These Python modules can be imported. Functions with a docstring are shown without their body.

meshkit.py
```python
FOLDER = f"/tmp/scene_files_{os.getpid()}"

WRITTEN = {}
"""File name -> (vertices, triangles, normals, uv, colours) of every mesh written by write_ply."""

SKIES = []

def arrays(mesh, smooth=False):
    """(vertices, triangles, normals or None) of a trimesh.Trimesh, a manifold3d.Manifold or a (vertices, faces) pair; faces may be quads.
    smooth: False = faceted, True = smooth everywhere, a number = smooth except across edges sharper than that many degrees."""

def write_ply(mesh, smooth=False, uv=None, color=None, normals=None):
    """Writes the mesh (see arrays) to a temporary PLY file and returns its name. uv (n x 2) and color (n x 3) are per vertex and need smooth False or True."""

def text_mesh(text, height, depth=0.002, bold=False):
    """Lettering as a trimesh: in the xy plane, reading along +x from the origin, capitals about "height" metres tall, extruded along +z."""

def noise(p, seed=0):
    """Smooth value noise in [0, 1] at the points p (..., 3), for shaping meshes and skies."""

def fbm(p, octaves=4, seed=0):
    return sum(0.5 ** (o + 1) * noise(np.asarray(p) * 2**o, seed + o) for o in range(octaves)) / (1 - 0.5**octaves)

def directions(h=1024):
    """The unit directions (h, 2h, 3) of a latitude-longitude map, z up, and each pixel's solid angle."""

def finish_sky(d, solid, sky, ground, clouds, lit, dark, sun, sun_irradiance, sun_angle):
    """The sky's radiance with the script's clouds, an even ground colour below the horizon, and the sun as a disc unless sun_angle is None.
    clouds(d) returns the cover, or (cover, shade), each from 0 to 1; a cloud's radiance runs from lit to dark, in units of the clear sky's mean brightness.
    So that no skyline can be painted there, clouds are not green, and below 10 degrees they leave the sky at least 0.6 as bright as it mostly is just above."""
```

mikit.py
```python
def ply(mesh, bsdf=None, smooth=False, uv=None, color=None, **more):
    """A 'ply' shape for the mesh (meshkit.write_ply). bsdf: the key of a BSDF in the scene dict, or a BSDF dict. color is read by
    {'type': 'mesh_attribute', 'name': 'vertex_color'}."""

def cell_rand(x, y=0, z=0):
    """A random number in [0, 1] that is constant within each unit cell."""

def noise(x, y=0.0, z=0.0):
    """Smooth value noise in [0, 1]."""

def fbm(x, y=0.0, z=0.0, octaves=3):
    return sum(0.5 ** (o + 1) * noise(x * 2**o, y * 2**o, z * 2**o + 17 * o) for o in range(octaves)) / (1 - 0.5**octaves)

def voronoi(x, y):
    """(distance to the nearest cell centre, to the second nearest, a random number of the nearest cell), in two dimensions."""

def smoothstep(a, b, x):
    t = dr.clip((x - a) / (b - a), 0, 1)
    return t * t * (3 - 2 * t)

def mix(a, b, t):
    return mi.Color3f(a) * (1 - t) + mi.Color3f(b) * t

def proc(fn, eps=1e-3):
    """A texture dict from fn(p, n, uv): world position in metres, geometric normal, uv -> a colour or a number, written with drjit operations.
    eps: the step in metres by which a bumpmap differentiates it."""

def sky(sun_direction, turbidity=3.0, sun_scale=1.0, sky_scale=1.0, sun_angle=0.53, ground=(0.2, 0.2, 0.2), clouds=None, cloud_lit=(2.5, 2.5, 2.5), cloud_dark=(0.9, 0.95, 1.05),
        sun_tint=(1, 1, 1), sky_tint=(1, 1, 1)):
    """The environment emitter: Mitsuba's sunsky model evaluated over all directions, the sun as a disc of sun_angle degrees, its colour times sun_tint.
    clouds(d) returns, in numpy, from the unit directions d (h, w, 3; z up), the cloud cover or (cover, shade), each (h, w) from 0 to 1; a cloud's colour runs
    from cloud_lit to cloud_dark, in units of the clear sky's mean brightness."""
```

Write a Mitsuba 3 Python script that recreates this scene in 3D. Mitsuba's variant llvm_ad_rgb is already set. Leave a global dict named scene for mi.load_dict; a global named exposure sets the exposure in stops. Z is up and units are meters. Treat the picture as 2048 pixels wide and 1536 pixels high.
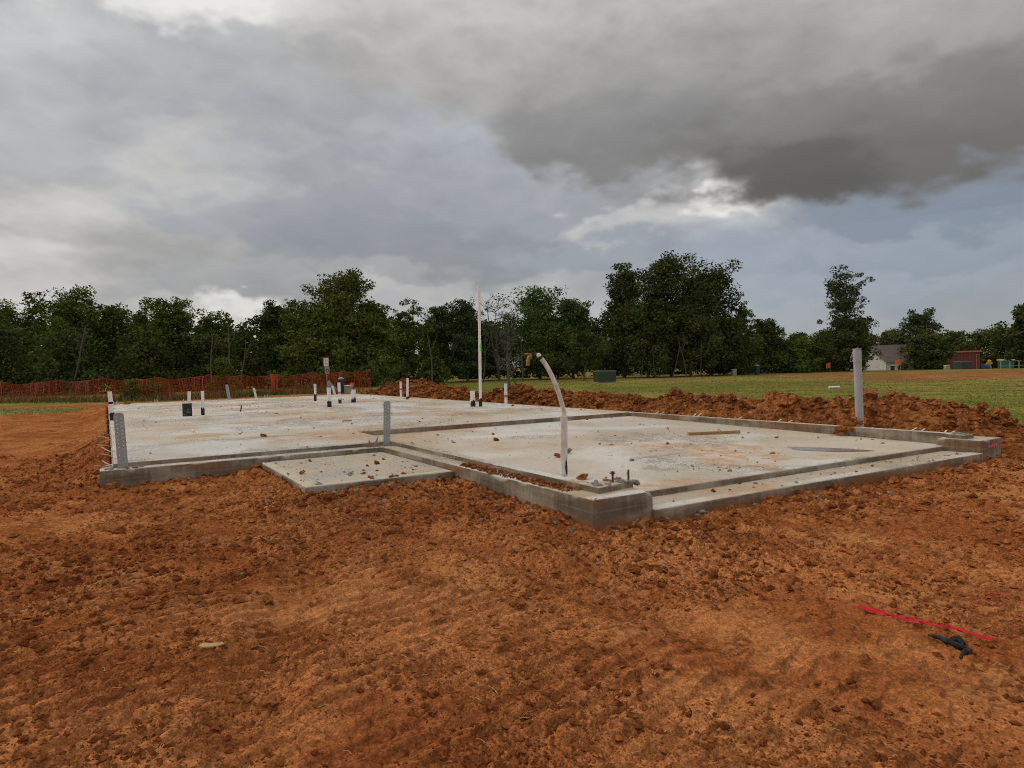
import math
import numpy as np, trimesh, shapely, drjit as dr, mitsuba as mi, mikit, meshkit
from shapely.geometry import Polygon, box as sbox
from meshkit import noise as N3, fbm as F3
from mikit import noise, fbm, voronoi, smoothstep, mix, proc, cell_rand
T = mi.ScalarTransform4f
scene, labels = {}, {}

# ------------------------------------------------------------------ camera, sky, exposure
EYE = np.array([0, 0, 1.3])
FWD = np.array([0.51266908, 0.85822454, -0.02492096])
UP = np.array([0.03427813, 0.0085433, 0.99937582])
scene['camera'] = {'type': 'perspective', 'fov': 74.03, 'fov_axis': 'x', 'near_clip': 0.05, 'far_clip': 3000.0,
                   'to_world': T().look_at(origin=EYE.tolist(), target=(EYE + FWD).tolist(), up=UP.tolist())}
exposure = 2.32

AZ0 = math.atan2(FWD[0], FWD[1])
# cloud masses: (degrees right of the slab's diagonal, degrees up, brightness, blueness)
CLOUDS = [(-28, 28.5, 1.02, .15), (-24, 27, .9, .2), (-36, 22, .55, .3), (-30, 23, .47, .35), (-17.5, 20.5, .46, .4), (-15, 27, .66, .3), (-23, 16, .68, .15), (-35, 15.5, .50, .25),
          (-30, 12, .64, .1), (-21, 12.5, .40, .35), (-12, 11.5, .36, .4), (-5.5, 8.5, .27, .4), (-28, 9, .45, .15), (-17, 6.2, .42, .2), (-36, 8, .62, .1), (-5, 21.5, .62, .6), (0, 18, .50, .55),
          (-1, 26.5, .52, .05), (11, 28, .55, 0), (19, 23.5, .34, 0), (32, 25, .45, 0), (25, 17.5, .17, 0), (23, 14.2, .12, 0), (15.5, 18.5, .22, .05), (31, 20, .27, .02), (35, 15.5, .25, .1),
          (16.3, 13.3, .95, .1), (24.3, 12.4, .6, .2), (11, 12, .62, .35), (7, 12.5, .58, .3), (11, 9.6, .44, .6), (19, 9.2, .46, .7), (29, 12, .26, .6), (32, 7.7, .25, .7), (35, 4.8, .36, .5),
          (23, 5, .42, .6), (-1, 15, .40, .4), (5, 13.8, .38, .4), (-24, 3.5, .66, .05), (3, 4, .5, .3), (-8, 4.5, .48, .25), (8, 20, .36, .2), (-10, 16.5, .52, .4)]


# cloud banks, far ones first: (degrees right, degrees up, half width, half height, brightness at the top and at the base, blueness, softness)
MASSES = [(-24.0, 26.4, 11.6, 2.4, 1.0, 0.92, 0.1, 0.5), (-33.6, 19.5, 12.3, 4.4, 0.56, 0.46, 0.3, 0.35), (-35.4, 21.0, 6.2, 3.1, 0.66, 0.5, 0.3, 0.5), (-18.9, 20.3, 11.3, 4.0, 0.56, 0.4, 0.35, 0.3), (-27.1, 15.4, 8.7, 2.3, 0.5, 0.44, 0.3, 0.5), (-33.6, 12.3, 6.7, 2.6, 0.48, 0.34, 0.2, 0.35), (-32.8, 9.7, 3.6, 1.8, 0.66, 0.62, 0.05, 0.5), (-27.1, 10.8, 4.3, 3.0, 0.6, 0.52, 0.1, 0.6), (-18.9, 12.0, 9.4, 3.2, 0.5, 0.33, 0.35, 0.25), (-8.1, 12.3, 13.6, 3.7, 0.42, 0.24, 0.36, 0.25), (-6.1, 9.1, 8.8, 1.9, 0.33, 0.27, 0.34, 0.35), (-28.4, 8.4, 8.8, 1.6, 0.48, 0.3, 0.1, 0.4), (-17.3, 6.7, 14.6, 1.5, 0.42, 0.3, 0.2, 0.4), (-25.2, 15.1, 3.5, 2.1, 0.6, 0.56, 0.15, 0.8), (-33.9, 10.5, 4.9, 1.9, 0.62, 0.58, 0.05, 0.8), (-35.4, 7.3, 4.2, 1.4, 0.7, 0.64, 0.05, 0.8), (-20.9, 4.7, 2.9, 0.8, 0.85, 0.8, 0.05, 0.7), (-5.2, 5.8, 8.4, 0.8, 0.52, 0.48, 0.15, 0.7), (-4.4, 21.5, 5.9, 2.1, 0.74, 0.66, 0.45, 0.5), (2.4, 18.0, 6.3, 1.7, 0.62, 0.52, 0.5, 0.6), (4.0, 14.9, 10.9, 2.9, 0.5, 0.38, 0.4, 0.4), (6.6, 9.6, 6.7, 1.5, 0.4, 0.34, 0.5, 0.5), (11.1, 12.1, 6.5, 1.1, 0.68, 0.6, 0.2, 0.6), (16.4, 12.4, 1.6, 1.1, 1.1, 1.0, 0.0, 0.5), (24.4, 11.8, 0.8, 0.7, 0.9, 0.8, 0.1, 0.6), (31.6, 11.5, 10.1, 3.2, 0.34, 0.22, 0.65, 0.35), (30.7, 7.0, 10.3, 1.8, 0.38, 0.29, 0.7, 0.45), (18.6, 8.1, 7.2, 1.2, 0.46, 0.4, 0.65, 0.6), (26.5, 4.4, 10.1, 1.1, 0.4, 0.34, 0.7, 0.6), (-1.0, 24.7, 14.3, 4.2, 0.56, 0.4, 0.1, 0.6), (19.3, 25.4, 30.1, 6.8, 0.66, 0.4, 0.0, 0.5), (18.6, 20.7, 17.4, 4.8, 0.46, 0.2, 0.0, 0.4), (32.8, 19.2, 10.1, 5.3, 0.5, 0.2, 0.0, 0.35), (12.7, 18.9, 12.0, 2.5, 0.36, 0.26, 0.1, 0.5), (26.5, 16.2, 14.5, 4.0, 0.27, 0.13, 0.0, 0.45), (22.4, 14.3, 5.4, 2.4, 0.15, 0.1, 0.0, 0.6), (9.4, 19.2, 9.9, 2.1, 0.34, 0.24, 0.1, 0.45)]


def clouds(d):
    az = np.degrees((np.arctan2(d[..., 0], d[..., 1]) - AZ0 + np.pi) % (2 * np.pi) - np.pi)
    el = np.degrees(np.arcsin(d[..., 2]))
    p = np.stack([d[..., 0], d[..., 1], d[..., 2] * 1.7], -1)
    w1, w2 = F3(p * 5, 6, 3) - .5, F3(p * 5 + 9.3, 6, 8) - .5
    v1, v2 = F3(p * 21 + 4, 5, 13) - .5, F3(p * 21 + 2.3, 5, 18) - .5
    x1, x2 = F3(p * 55 + 1, 4, 23) - .5, F3(p * 55 + 6, 4, 28) - .5
    a, e = az + 8 * w1 + 5 * v1 + 1.6 * x1, el + 6 * w2 + 4.2 * v2 + 1.4 * x2
    num, num2, den = 0.5 * 0.004, .25 * 0.004, 0.004
    for ca, ce, b, bl in CLOUDS:
        k = np.exp(-(((a - ca) / 4.2) ** 2 + ((e - ce) / 3.) ** 2))
        num, num2, den = num + k * b, num2 + k * bl, den + k
    b, bl = num / den, num2 / den
    edge = F3(p * 11, 5, 100) - .5
    for i, (ca, ce, ra, re, bt, bb, mb, soft) in enumerate(MASSES):
        q = np.sqrt(((a - ca) / ra) ** 2 + ((e - ce) / re) ** 2) + .5 * (edge if i % 2 else -edge)
        soft = soft * .8
        t = np.clip((1 + soft - q) / (1.7 * soft), 0, 1)
        m = t * t * (3 - 2 * t) * .9
        g = np.clip((.6 * e + .4 * el - ce + re) / (2 * re), 0, 1)
        b, bl = b * (1 - m) + m * (bb + (bt - bb) * g), bl * (1 - m) + m * mb
    outside = np.clip(np.clip((el - 32) / 12, 0, 1) + np.clip((np.abs(az) - 45) / 12, 0, 1), 0, 1)
    generic = .62 + .9 * (F3(p * 2.2 + 5, 5, 44) - .5)
    b = b * (1 - outside) + generic * outside
    fine = F3(p * 9 + 3, 6, 21) - .5
    wp = p + .05 * np.stack([w1, w2, v1], -1)
    puff = 1 - np.abs(2 * F3(wp * 10 + 5, 5, 71) - 1) * 2.2                       # rounded heads with dark creases between them
    puff2 = 1 - np.abs(2 * F3(wp * 24 + 8, 4, 75) - 1) * 2.2
    soften = np.clip(b * 2.2 - .25, .25, 1)
    b = b * (1 + soften * (.40 * fine + .14 * v1 + .17 * (puff - .55) + .07 * (puff2 - .55)))
    b = .45 + (b - .45) * 1.04
    return np.clip(1 - .62 * bl, 0, 1), 1 - np.clip(b, 0, 1)


scene['sky'] = mikit.sky((-0.40, 0.72, 0.80), turbidity=4, sun_scale=0.14, sun_angle=30, clouds=clouds, cloud_lit=(2.95, 2.88, 2.74), cloud_dark=(.10, .097, .09),
                         sky_tint=(.60, .605, .62), sun_tint=(1, .97, .92), ground=(.14, .10, .06))


# ------------------------------------------------------------------ helpers
def numbered(name):
    if name not in USED:
        USED[name] = 0
        return name
    USED[name] += 1
    return f'{name}_{USED[name]:03d}'


USED = {}


def tag(key, label, cat, group=None, kind=None):
    labels[key] = {'label': label, 'category': cat}
    if group: labels[key]['group'] = group
    if kind: labels[key]['kind'] = kind


def thing(name, label=None, cat=None, group=None, kind=None):
    key = numbered(name)
    if label: tag(key, label, cat, group, kind)
    return key


def obj(name, mesh, m, parent=None, smooth=35, to_world=None, color=None):
    key = numbered((parent + '__' if parent else '') + name)
    d = mesh if isinstance(mesh, dict) else mikit.ply(mesh, m, smooth, color=color)
    if to_world is not None: d = {**d, 'to_world': to_world}
    scene[key] = d
    return key


def struct(name, mesh, m, smooth=35, label=None):
    key = obj(name, mesh, m, None, smooth)
    labels[key] = {'kind': 'structure'}
    if label: labels[key]['label'] = label
    return key


def cat(ms):
    return trimesh.util.concatenate(ms)


def box(x0, x1, y0, y1, z0, z1):
    m = trimesh.creation.box((x1 - x0, y1 - y0, z1 - z0))
    m.apply_translation(((x0 + x1) / 2, (y0 + y1) / 2, (z0 + z1) / 2))
    return m


def tube(pts, rad, sides=12, caps=True):
    p = np.asarray(pts, float)
    r = np.broadcast_to(np.asarray(rad, float), (len(p),))
    t = np.gradient(p, axis=0)
    t /= np.linalg.norm(t, axis=1, keepdims=True) + 1e-12
    ref = np.array([0, 0, 1.]) if abs(t[:, 2]).mean() < .8 else np.array([1., 0, 0])
    a = np.cross(t, ref); a /= np.linalg.norm(a, axis=1, keepdims=True) + 1e-12
    b = np.cross(t, a)
    ang = np.arange(sides) * 2 * np.pi / sides
    v = (p[:, None] + r[:, None, None] * (np.cos(ang)[None, :, None] * a[:, None] + np.sin(ang)[None, :, None] * b[:, None])).reshape(-1, 3)
    i, j = np.meshgrid(np.arange(len(p) - 1), np.arange(sides), indexing='ij')
    q = np.stack([i * sides + j, i * sides + (j + 1) % sides, (i + 1) * sides + (j + 1) % sides, (i + 1) * sides + j], -1).reshape(-1, 4)
    f = np.vstack([q[:, [0, 2, 1]], q[:, [0, 3, 2]]])
    if caps:
        n = len(v); v = np.vstack([v, p[0], p[-1]]); k = np.arange(sides); o = (len(p) - 1) * sides
        f = np.vstack([f, np.stack([k * 0 + n, k, (k + 1) % sides], 1), np.stack([k * 0 + n + 1, o + (k + 1) % sides, o + k], 1)])
    m = trimesh.Trimesh(v, f, process=False)
    return m


def pipe_shell(base, top, r, t=.004, sides=18, rag=0, rng=None, z_rag=None):
    """an open hollow pipe along base-top; rag: ragged upper edge"""
    base, top = np.asarray(base, float), np.asarray(top, float)
    ax = top - base; L = np.linalg.norm(ax); ax /= L
    a = np.cross(ax, [0, 1., 0.1]); a /= np.linalg.norm(a); b = np.cross(ax, a)
    ang = np.arange(sides) * 2 * np.pi / sides
    ring = np.cos(ang)[:, None] * a + np.sin(ang)[:, None] * b
    end = np.full(sides, L)
    if rag: end = L - rag * rng.random(sides) ** 1.2
    rows = [base + ring * r, base + ring * r + ax * end[:, None], base + ring * (r - t) + ax * end[:, None], base + ring * (r - t) + ax * (L * .3)]
    v = np.vstack(rows); i, j = np.meshgrid(np.arange(3), np.arange(sides), indexing='ij')
    q = np.stack([i * sides + j, i * sides + (j + 1) % sides, (i + 1) * sides + (j + 1) % sides, (i + 1) * sides + j], -1).reshape(-1, 4)
    return trimesh.Trimesh(v, np.vstack([q[:, [0, 1, 2]], q[:, [0, 2, 3]]]), process=False)


def grid_faces(nr, nc):
    i, j = np.meshgrid(np.arange(nr - 1), np.arange(nc - 1), indexing='ij')
    a = i * nc + j
    q = np.stack([a, a + 1, a + nc + 1, a + nc], -1).reshape(-1, 4)
    return np.vstack([q[:, [0, 1, 2]], q[:, [0, 2, 3]]])


def rough_prism(poly, z0, z1, bevel=.01, jit=.003, chip=.006, step=.04, seed=0, ztop=None):
    """a poured block: wavy form faces, a worn bevelled arris with chips, a flat top"""
    poly = shapely.geometry.polygon.orient(poly)
    ring = shapely.segmentize(poly.exterior, step)
    p = np.array(ring.coords)[:-1]
    # keep the corners exact, so that sides stay straight
    t = np.roll(p, -1, 0) - np.roll(p, 1, 0)
    n = np.stack([t[:, 1], -t[:, 0]], 1); n /= np.linalg.norm(n, axis=1, keepdims=True)
    q = np.column_stack([p * 4, np.full(len(p), seed)])
    w = (F3(q, 3, seed) - .5) * 2 * jit
    c = np.clip(N3(q * 2.3 + 7, seed + 5) - .62, 0, 1) * 4 * chip
    top = (lambda a: np.full(len(a), z1)) if ztop is None else (lambda a: ztop(a[:, 0], a[:, 1]))

    def row(off, dz, zz=None):
        pp = p + n * (w - off)[:, None]
        return np.column_stack([pp, top(pp) - dz if zz is None else np.full(len(pp), zz)])
    rows = [row(0, 0, z0), row(0, bevel + c), row(.3 * bevel + .4 * c, .3 * bevel + .5 * c), row(bevel + c, 0)]
    k = len(p)
    v = np.vstack(rows); i, j = np.meshgrid(np.arange(3), np.arange(k), indexing='ij')
    f = np.stack([i * k + j, i * k + (j + 1) % k, (i + 1) * k + (j + 1) % k, (i + 1) * k + j], -1).reshape(-1, 4)
    f = np.vstack([f[:, [0, 1, 2]], f[:, [0, 2, 3]]])
    tv, tf = trimesh.creation.triangulate_polygon(Polygon(rows[-1][:, :2]), engine='earcut')
    tv3 = np.column_stack([tv, top(tv)])
    a, b, c3 = tv3[tf[:, 0]], tv3[tf[:, 1]], tv3[tf[:, 2]]
    bad = np.cross(b - a, c3 - a)[:, 2] < 0
    tf = np.where(bad[:, None], tf[:, ::-1], tf)
    m = trimesh.Trimesh(np.vstack([v, tv3]), np.vstack([f, tf + len(v)]), process=False)
    return trimesh.Trimesh(m.vertices, m.faces, process=True)


def clod_mesh(seed, sub=2, squash=.7):
    m = trimesh.creation.icosphere(subdivisions=sub)
    v = np.array(m.vertices)
    rng = np.random.default_rng(seed)
    for _ in range(9):                                         # broken faces
        d = rng.normal(size=3); d /= np.linalg.norm(d); lim = rng.uniform(.4, .8)
        over = np.clip(v @ d - lim, 0, None); v = v - over[:, None] * d * .9
    v *= (1 + .8 * (F3(v * 1.9 + seed * 3.1, 3, seed) - .5) + .75 * (N3(v * 4.6 + seed, seed + 3) - .5))[:, None]
    v *= np.array([rng.uniform(.8, 1.2), rng.uniform(.75, 1.1), squash * rng.uniform(.8, 1.15)])
    return trimesh.Trimesh(v, m.faces, process=False)


def scatter(protos, xyz, size, rng, flat=.4):
    """many clods as one mesh"""
    V, Fs, at = [], [], 0
    which = rng.integers(len(protos), size=len(xyz))
    for k, pm in enumerate(protos):
        idx = np.nonzero(which == k)[0]
        if not len(idx): continue
        v0 = np.array(pm.vertices); n = len(idx)
        th = rng.random(n) * 2 * np.pi
        c, s = np.cos(th), np.sin(th)
        tilt = (rng.random((n, 1)) - .5) * flat * 2
        x = v0[None, :, 0] * c[:, None] - v0[None, :, 1] * s[:, None]
        y = v0[None, :, 0] * s[:, None] + v0[None, :, 1] * c[:, None]
        z = v0[None, :, 2] + x * tilt
        v = np.stack([x, y, z], -1) * size[idx, None, None] + xyz[idx, None]
        V.append(v.reshape(-1, 3)); Fs.append((pm.faces[None] + (np.arange(n) * len(v0))[:, None, None] + at).reshape(-1, 3)); at += n * len(v0)
    return trimesh.Trimesh(np.vstack(V), np.vstack(Fs), process=False)


# ------------------------------------------------------------------ materials
def bs(key, d):
    scene[key] = d
    return key


def C(rgb): return {'type': 'rgb', 'value': list(rgb)}


def plain(key, rgb, rough=.7, metal=0., spec=.4):
    return bs(key, {'type': 'twosided', 'b': {'type': 'principled', 'base_color': C(rgb), 'roughness': rough, 'metallic': metal, 'specular': spec}})


def clay_color(p, n, uv):
    big = fbm(p.x * .55 + 3, p.y * .55, 0, 3)
    mid = fbm(p.x * 3.1, p.y * 3.1, p.z * 2, 3)
    fine = fbm(p.x * 33, p.y * 33, p.z * 33, 3)
    g1 = cell_rand(dr.floor(p.x * 150 + 2 * fine), dr.floor(p.y * 150), dr.floor(p.z * 150))
    g2 = cell_rand(dr.floor(p.x * 67 + 7), dr.floor(p.y * 67 + 3 * fine), dr.floor(p.z * 67))
    c = mix((.303, .099, .033), (.472, .191, .070), smoothstep(.30, .70, big * .4 + mid * .6))
    c = c * (.62 + .76 * fine) * (.66 + .68 * g1) * (.80 + .40 * g2)
    pale = smoothstep(.56, .70, fbm(p.x * 1.6 + 20, p.y * 1.6, 0, 4)) * smoothstep(.42, .6, fine)
    c = mix(c, (.52, .27, .115), pale * .35)
    dark = smoothstep(.50, .64, fbm(p.x * 5 + 9, p.y * 5, 1.5, 4)) * smoothstep(.62, .40, fine)
    return c * (1 - .32 * dark)


def clay_bump(p, n, uv):
    return fbm(p.x * 75, p.y * 75, p.z * 75, 3)


bs('clay', {'type': 'twosided', 'b': {'type': 'diffuse', 'reflectance': proc(clay_color)}})


def clod_color(p, n, uv):
    big = fbm(p.x * 1.3 + 3, p.y * 1.3, p.z * 1.3, 3)
    f = fbm(p.x * 23, p.y * 23, p.z * 23, 3)
    g = cell_rand(dr.floor(p.x * 90), dr.floor(p.y * 90), dr.floor(p.z * 90))
    return mix((.20, .064, .022), (.43, .165, .055), smoothstep(.3, .7, .5 * big + .5 * f)) * (.6 + .7 * f) * (.8 + .4 * g)


bs('clod_clay', {'type': 'twosided', 'b': {'type': 'bumpmap', 'arbitrary': proc(clay_bump, 2e-3), 'scale': .014, 'b': {'type': 'diffuse', 'reflectance': proc(clod_color)}}})


def rubble_color(p, n, uv):
    f = fbm(p.x * 40, p.y * 40, p.z * 40, 3)
    o = smoothstep(.5, .65, fbm(p.x * 9, p.y * 9, p.z * 9, 2))
    return mix(mix((.20, .185, .17), (.40, .375, .34), f), (.30, .14, .06), o * .6)


def bank_color(p, n, uv):
    cl = cell_rand(dr.floor(p.x * 7 + .6 * noise(p.x * 20, p.y * 20, p.z * 20)), dr.floor(p.y * 7), dr.floor(p.z * 9))
    return clod_color(p, n, uv) * mix((.54, .53, .54), (1.40, 1.48, 1.50), cl * .6 + .4 * fbm(p.x * 4, p.y * 4, p.z * 4, 3))


bs('bank_clay', {'type': 'twosided', 'b': {'type': 'bumpmap', 'arbitrary': proc(lambda p, n, uv: fbm(p.x * 30, p.y * 30, p.z * 30, 3), 4e-3), 'scale': .05, 'b': {'type': 'diffuse', 'reflectance': proc(bank_color)}}})


bs('rubble', {'type': 'twosided', 'b': {'type': 'bumpmap', 'arbitrary': proc(clay_bump, 2e-3), 'scale': .012, 'b': {'type': 'diffuse', 'reflectance': proc(rubble_color)}}})


def top_concrete(p, n, uv):
    big = fbm(p.x * .35, p.y * .35, 0, 3)
    mid = fbm(p.x * 1.7 + 8, p.y * 1.7, 0, 4)
    f = fbm(p.x * 24, p.y * 24, 0, 3)
    c = mix((.43, .385, .315), (.60, .575, .53), smoothstep(.3, .7, big * .5 + mid * .5))
    c = mix(c, (.55, .58, .60), .55 * smoothstep(.52, .68, fbm(p.x * .8 + 30, p.y * .5, 0, 3)))          # bluish cured patches
    c = c * (.92 + .16 * f)
    st = smoothstep(.575, .70, fbm(p.x * .75 + 51, p.y * .75 + 4, 0, 4)) * (.35 + .9 * smoothstep(.4, .65, fbm(p.x * 7, p.y * 7, 0, 3)))
    c = mix(c, (.46, .235, .09), dr.clip(st, 0, 1) * .62)                                                     # clay smears
    st2 = smoothstep(.5, .62, fbm(p.x * .5 + 17, p.y * .6 + 3, 0, 3))
    c = mix(c, (.44, .33, .21), st2 * .38)
    d, _, w = voronoi(p.x * 26, p.y * 26)
    zone = smoothstep(.53, .66, fbm(p.x * .9 + 70, p.y * .9, 0, 3))
    speck = smoothstep(.34, .16, d) * smoothstep(.62 - .32 * zone, .66 - .32 * zone, w)
    c = mix(c, (.16, .14, .12), speck * (.25 + .6 * zone))
    grime = zone * smoothstep(.42, .62, fbm(p.x * 9 + 1, p.y * 9, 0, 3))
    c = mix(c, (.22, .20, .18), grime * .5)
    low = smoothstep(8.95, 8.85, p.y) * smoothstep(3.25, 3.18, p.x)                                          # the porch is tan and gritty
    c = mix(c, mix((.46, .385, .275), (.40, .37, .32), smoothstep(.45, .6, fbm(p.x * 3 + 2, p.y * 3, 0, 3))), low * .75)
    d3, _, w3 = voronoi(p.x * 42, p.y * 42)
    c = mix(c, (.15, .14, .13), low * smoothstep(.42, .2, d3) * smoothstep(.55, .6, w3) * smoothstep(.40, .58, fbm(p.x * 2.2 + 9, p.y * 2.2, 0, 3)) * .85)
    border = dr.maximum(smoothstep(1.735, 1.715, p.x), smoothstep(6.765, 6.745, p.y)) * low                   # its tooled border is paler
    c = mix(c, mix((.56, .52, .43), (.48, .43, .34), f), border * .8)
    edge = smoothstep(4.62, 4.56, p.y) * smoothstep(4.29, 4.36, p.y)                                          # so is the strip under the garage door
    return mix(c, (.37, .30, .20), edge * .65)


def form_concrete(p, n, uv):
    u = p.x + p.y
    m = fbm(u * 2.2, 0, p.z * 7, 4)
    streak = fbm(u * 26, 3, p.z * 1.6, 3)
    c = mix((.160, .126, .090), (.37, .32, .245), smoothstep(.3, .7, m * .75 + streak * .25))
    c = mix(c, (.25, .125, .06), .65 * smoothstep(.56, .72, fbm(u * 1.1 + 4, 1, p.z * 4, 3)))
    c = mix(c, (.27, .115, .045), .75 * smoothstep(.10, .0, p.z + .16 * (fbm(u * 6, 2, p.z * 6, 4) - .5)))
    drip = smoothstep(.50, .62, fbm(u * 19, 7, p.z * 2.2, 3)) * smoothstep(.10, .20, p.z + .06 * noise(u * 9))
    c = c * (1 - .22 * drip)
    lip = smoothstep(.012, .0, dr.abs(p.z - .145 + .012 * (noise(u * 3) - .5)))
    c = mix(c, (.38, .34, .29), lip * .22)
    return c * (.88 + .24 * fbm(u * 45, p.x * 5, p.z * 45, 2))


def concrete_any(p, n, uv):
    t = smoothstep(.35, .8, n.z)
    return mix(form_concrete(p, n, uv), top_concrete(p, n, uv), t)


def concrete_bump(p, n, uv):
    return fbm(p.x * 40, p.y * 40, p.z * 40, 3) + .6 * fbm(p.x * 6, p.y * 6, p.z * 6, 2)


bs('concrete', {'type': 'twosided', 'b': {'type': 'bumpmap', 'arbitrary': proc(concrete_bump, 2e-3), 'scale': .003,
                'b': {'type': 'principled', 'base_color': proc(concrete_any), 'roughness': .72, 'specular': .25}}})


def grass_color(p, n, uv):
    b = fbm(p.x * .12, p.y * .12, 0, 3)
    m = fbm(p.x * .9 + 5, p.y * .9, 0, 3)
    f = fbm(p.x * 14, p.y * 14, 0, 2)
    c = mix((.150, .172, .038), (.290, .260, .072), smoothstep(.35, .65, .5 * b + .5 * m))
    dry = smoothstep(.46, .62, fbm(p.x * .28 + 31, p.y * .28, 0, 4)) * smoothstep(14, 40, p.x)
    c = mix(c, (.30, .195, .078), dry * .8)
    bare = smoothstep(.6, .7, fbm(p.x * .5 + 3, p.y * .5 + 60, 0, 3)) * smoothstep(30, 44, p.x)
    c = mix(c, (.22, .10, .04), bare * .7)
    return c * (.55 + .9 * f)


bs('grass', {'type': 'twosided', 'b': {'type': 'diffuse', 'reflectance': proc(grass_color)}})
VC = {'type': 'mesh_attribute', 'name': 'vertex_color'}
bs('leaf', {'type': 'twosided', 'b': {'type': 'diffuse', 'reflectance': VC}})


def bark_color(p, n, uv):
    return mix((.07, .055, .042), (.17, .145, .115), fbm(p.x * 5, p.y * 5, p.z * 2.5, 3))


bs('bark', {'type': 'twosided', 'b': {'type': 'diffuse', 'reflectance': proc(bark_color)}})
plain('pale_bark', (.12, .105, .085), .9)


def pvc_color(p, n, uv):
    g = fbm(p.x * 18, p.y * 18, p.z * 6, 3)
    return mix((.82, .81, .78), (.58, .52, .44), smoothstep(.58, .80, g) * .6)


bs('white_pvc', {'type': 'twosided', 'b': {'type': 'principled', 'base_color': proc(pvc_color), 'roughness': .42, 'specular': .5}})
plain('black_sleeve', (.018, .018, .02), .55)


def foam_color(p, n, uv):
    return mix((.76, .71, .65), (.60, .53, .46), smoothstep(.42, .7, fbm(p.x * 30, p.y * 30, p.z * 12, 3)))


bs('pale_foam', {'type': 'twosided', 'b': {'type': 'bumpmap', 'arbitrary': proc(lambda p, n, uv: fbm(p.x * 60, p.y * 60, p.z * 25, 3), 1e-3), 'scale': .006,
                 'b': {'type': 'principled', 'base_color': proc(foam_color), 'roughness': .8}}})


def galv_color(p, n, uv):
    d, _, w = voronoi(p.x * 90 + p.y * 31, p.z * 90)
    return mix((.25, .27, .27), (.40, .425, .425), .6 * w + .4 * fbm(p.x * 9, p.y * 9, p.z * 9, 3))


bs('galvanised', {'type': 'twosided', 'b': {'type': 'principled', 'base_color': proc(galv_color), 'roughness': .48, 'metallic': .35, 'specular': .5}})


def conduit_color(p, n, uv):
    return mix((.34, .345, .35), (.43, .435, .44), fbm(p.x * 12, p.y * 12, p.z * 4, 3))


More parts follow.
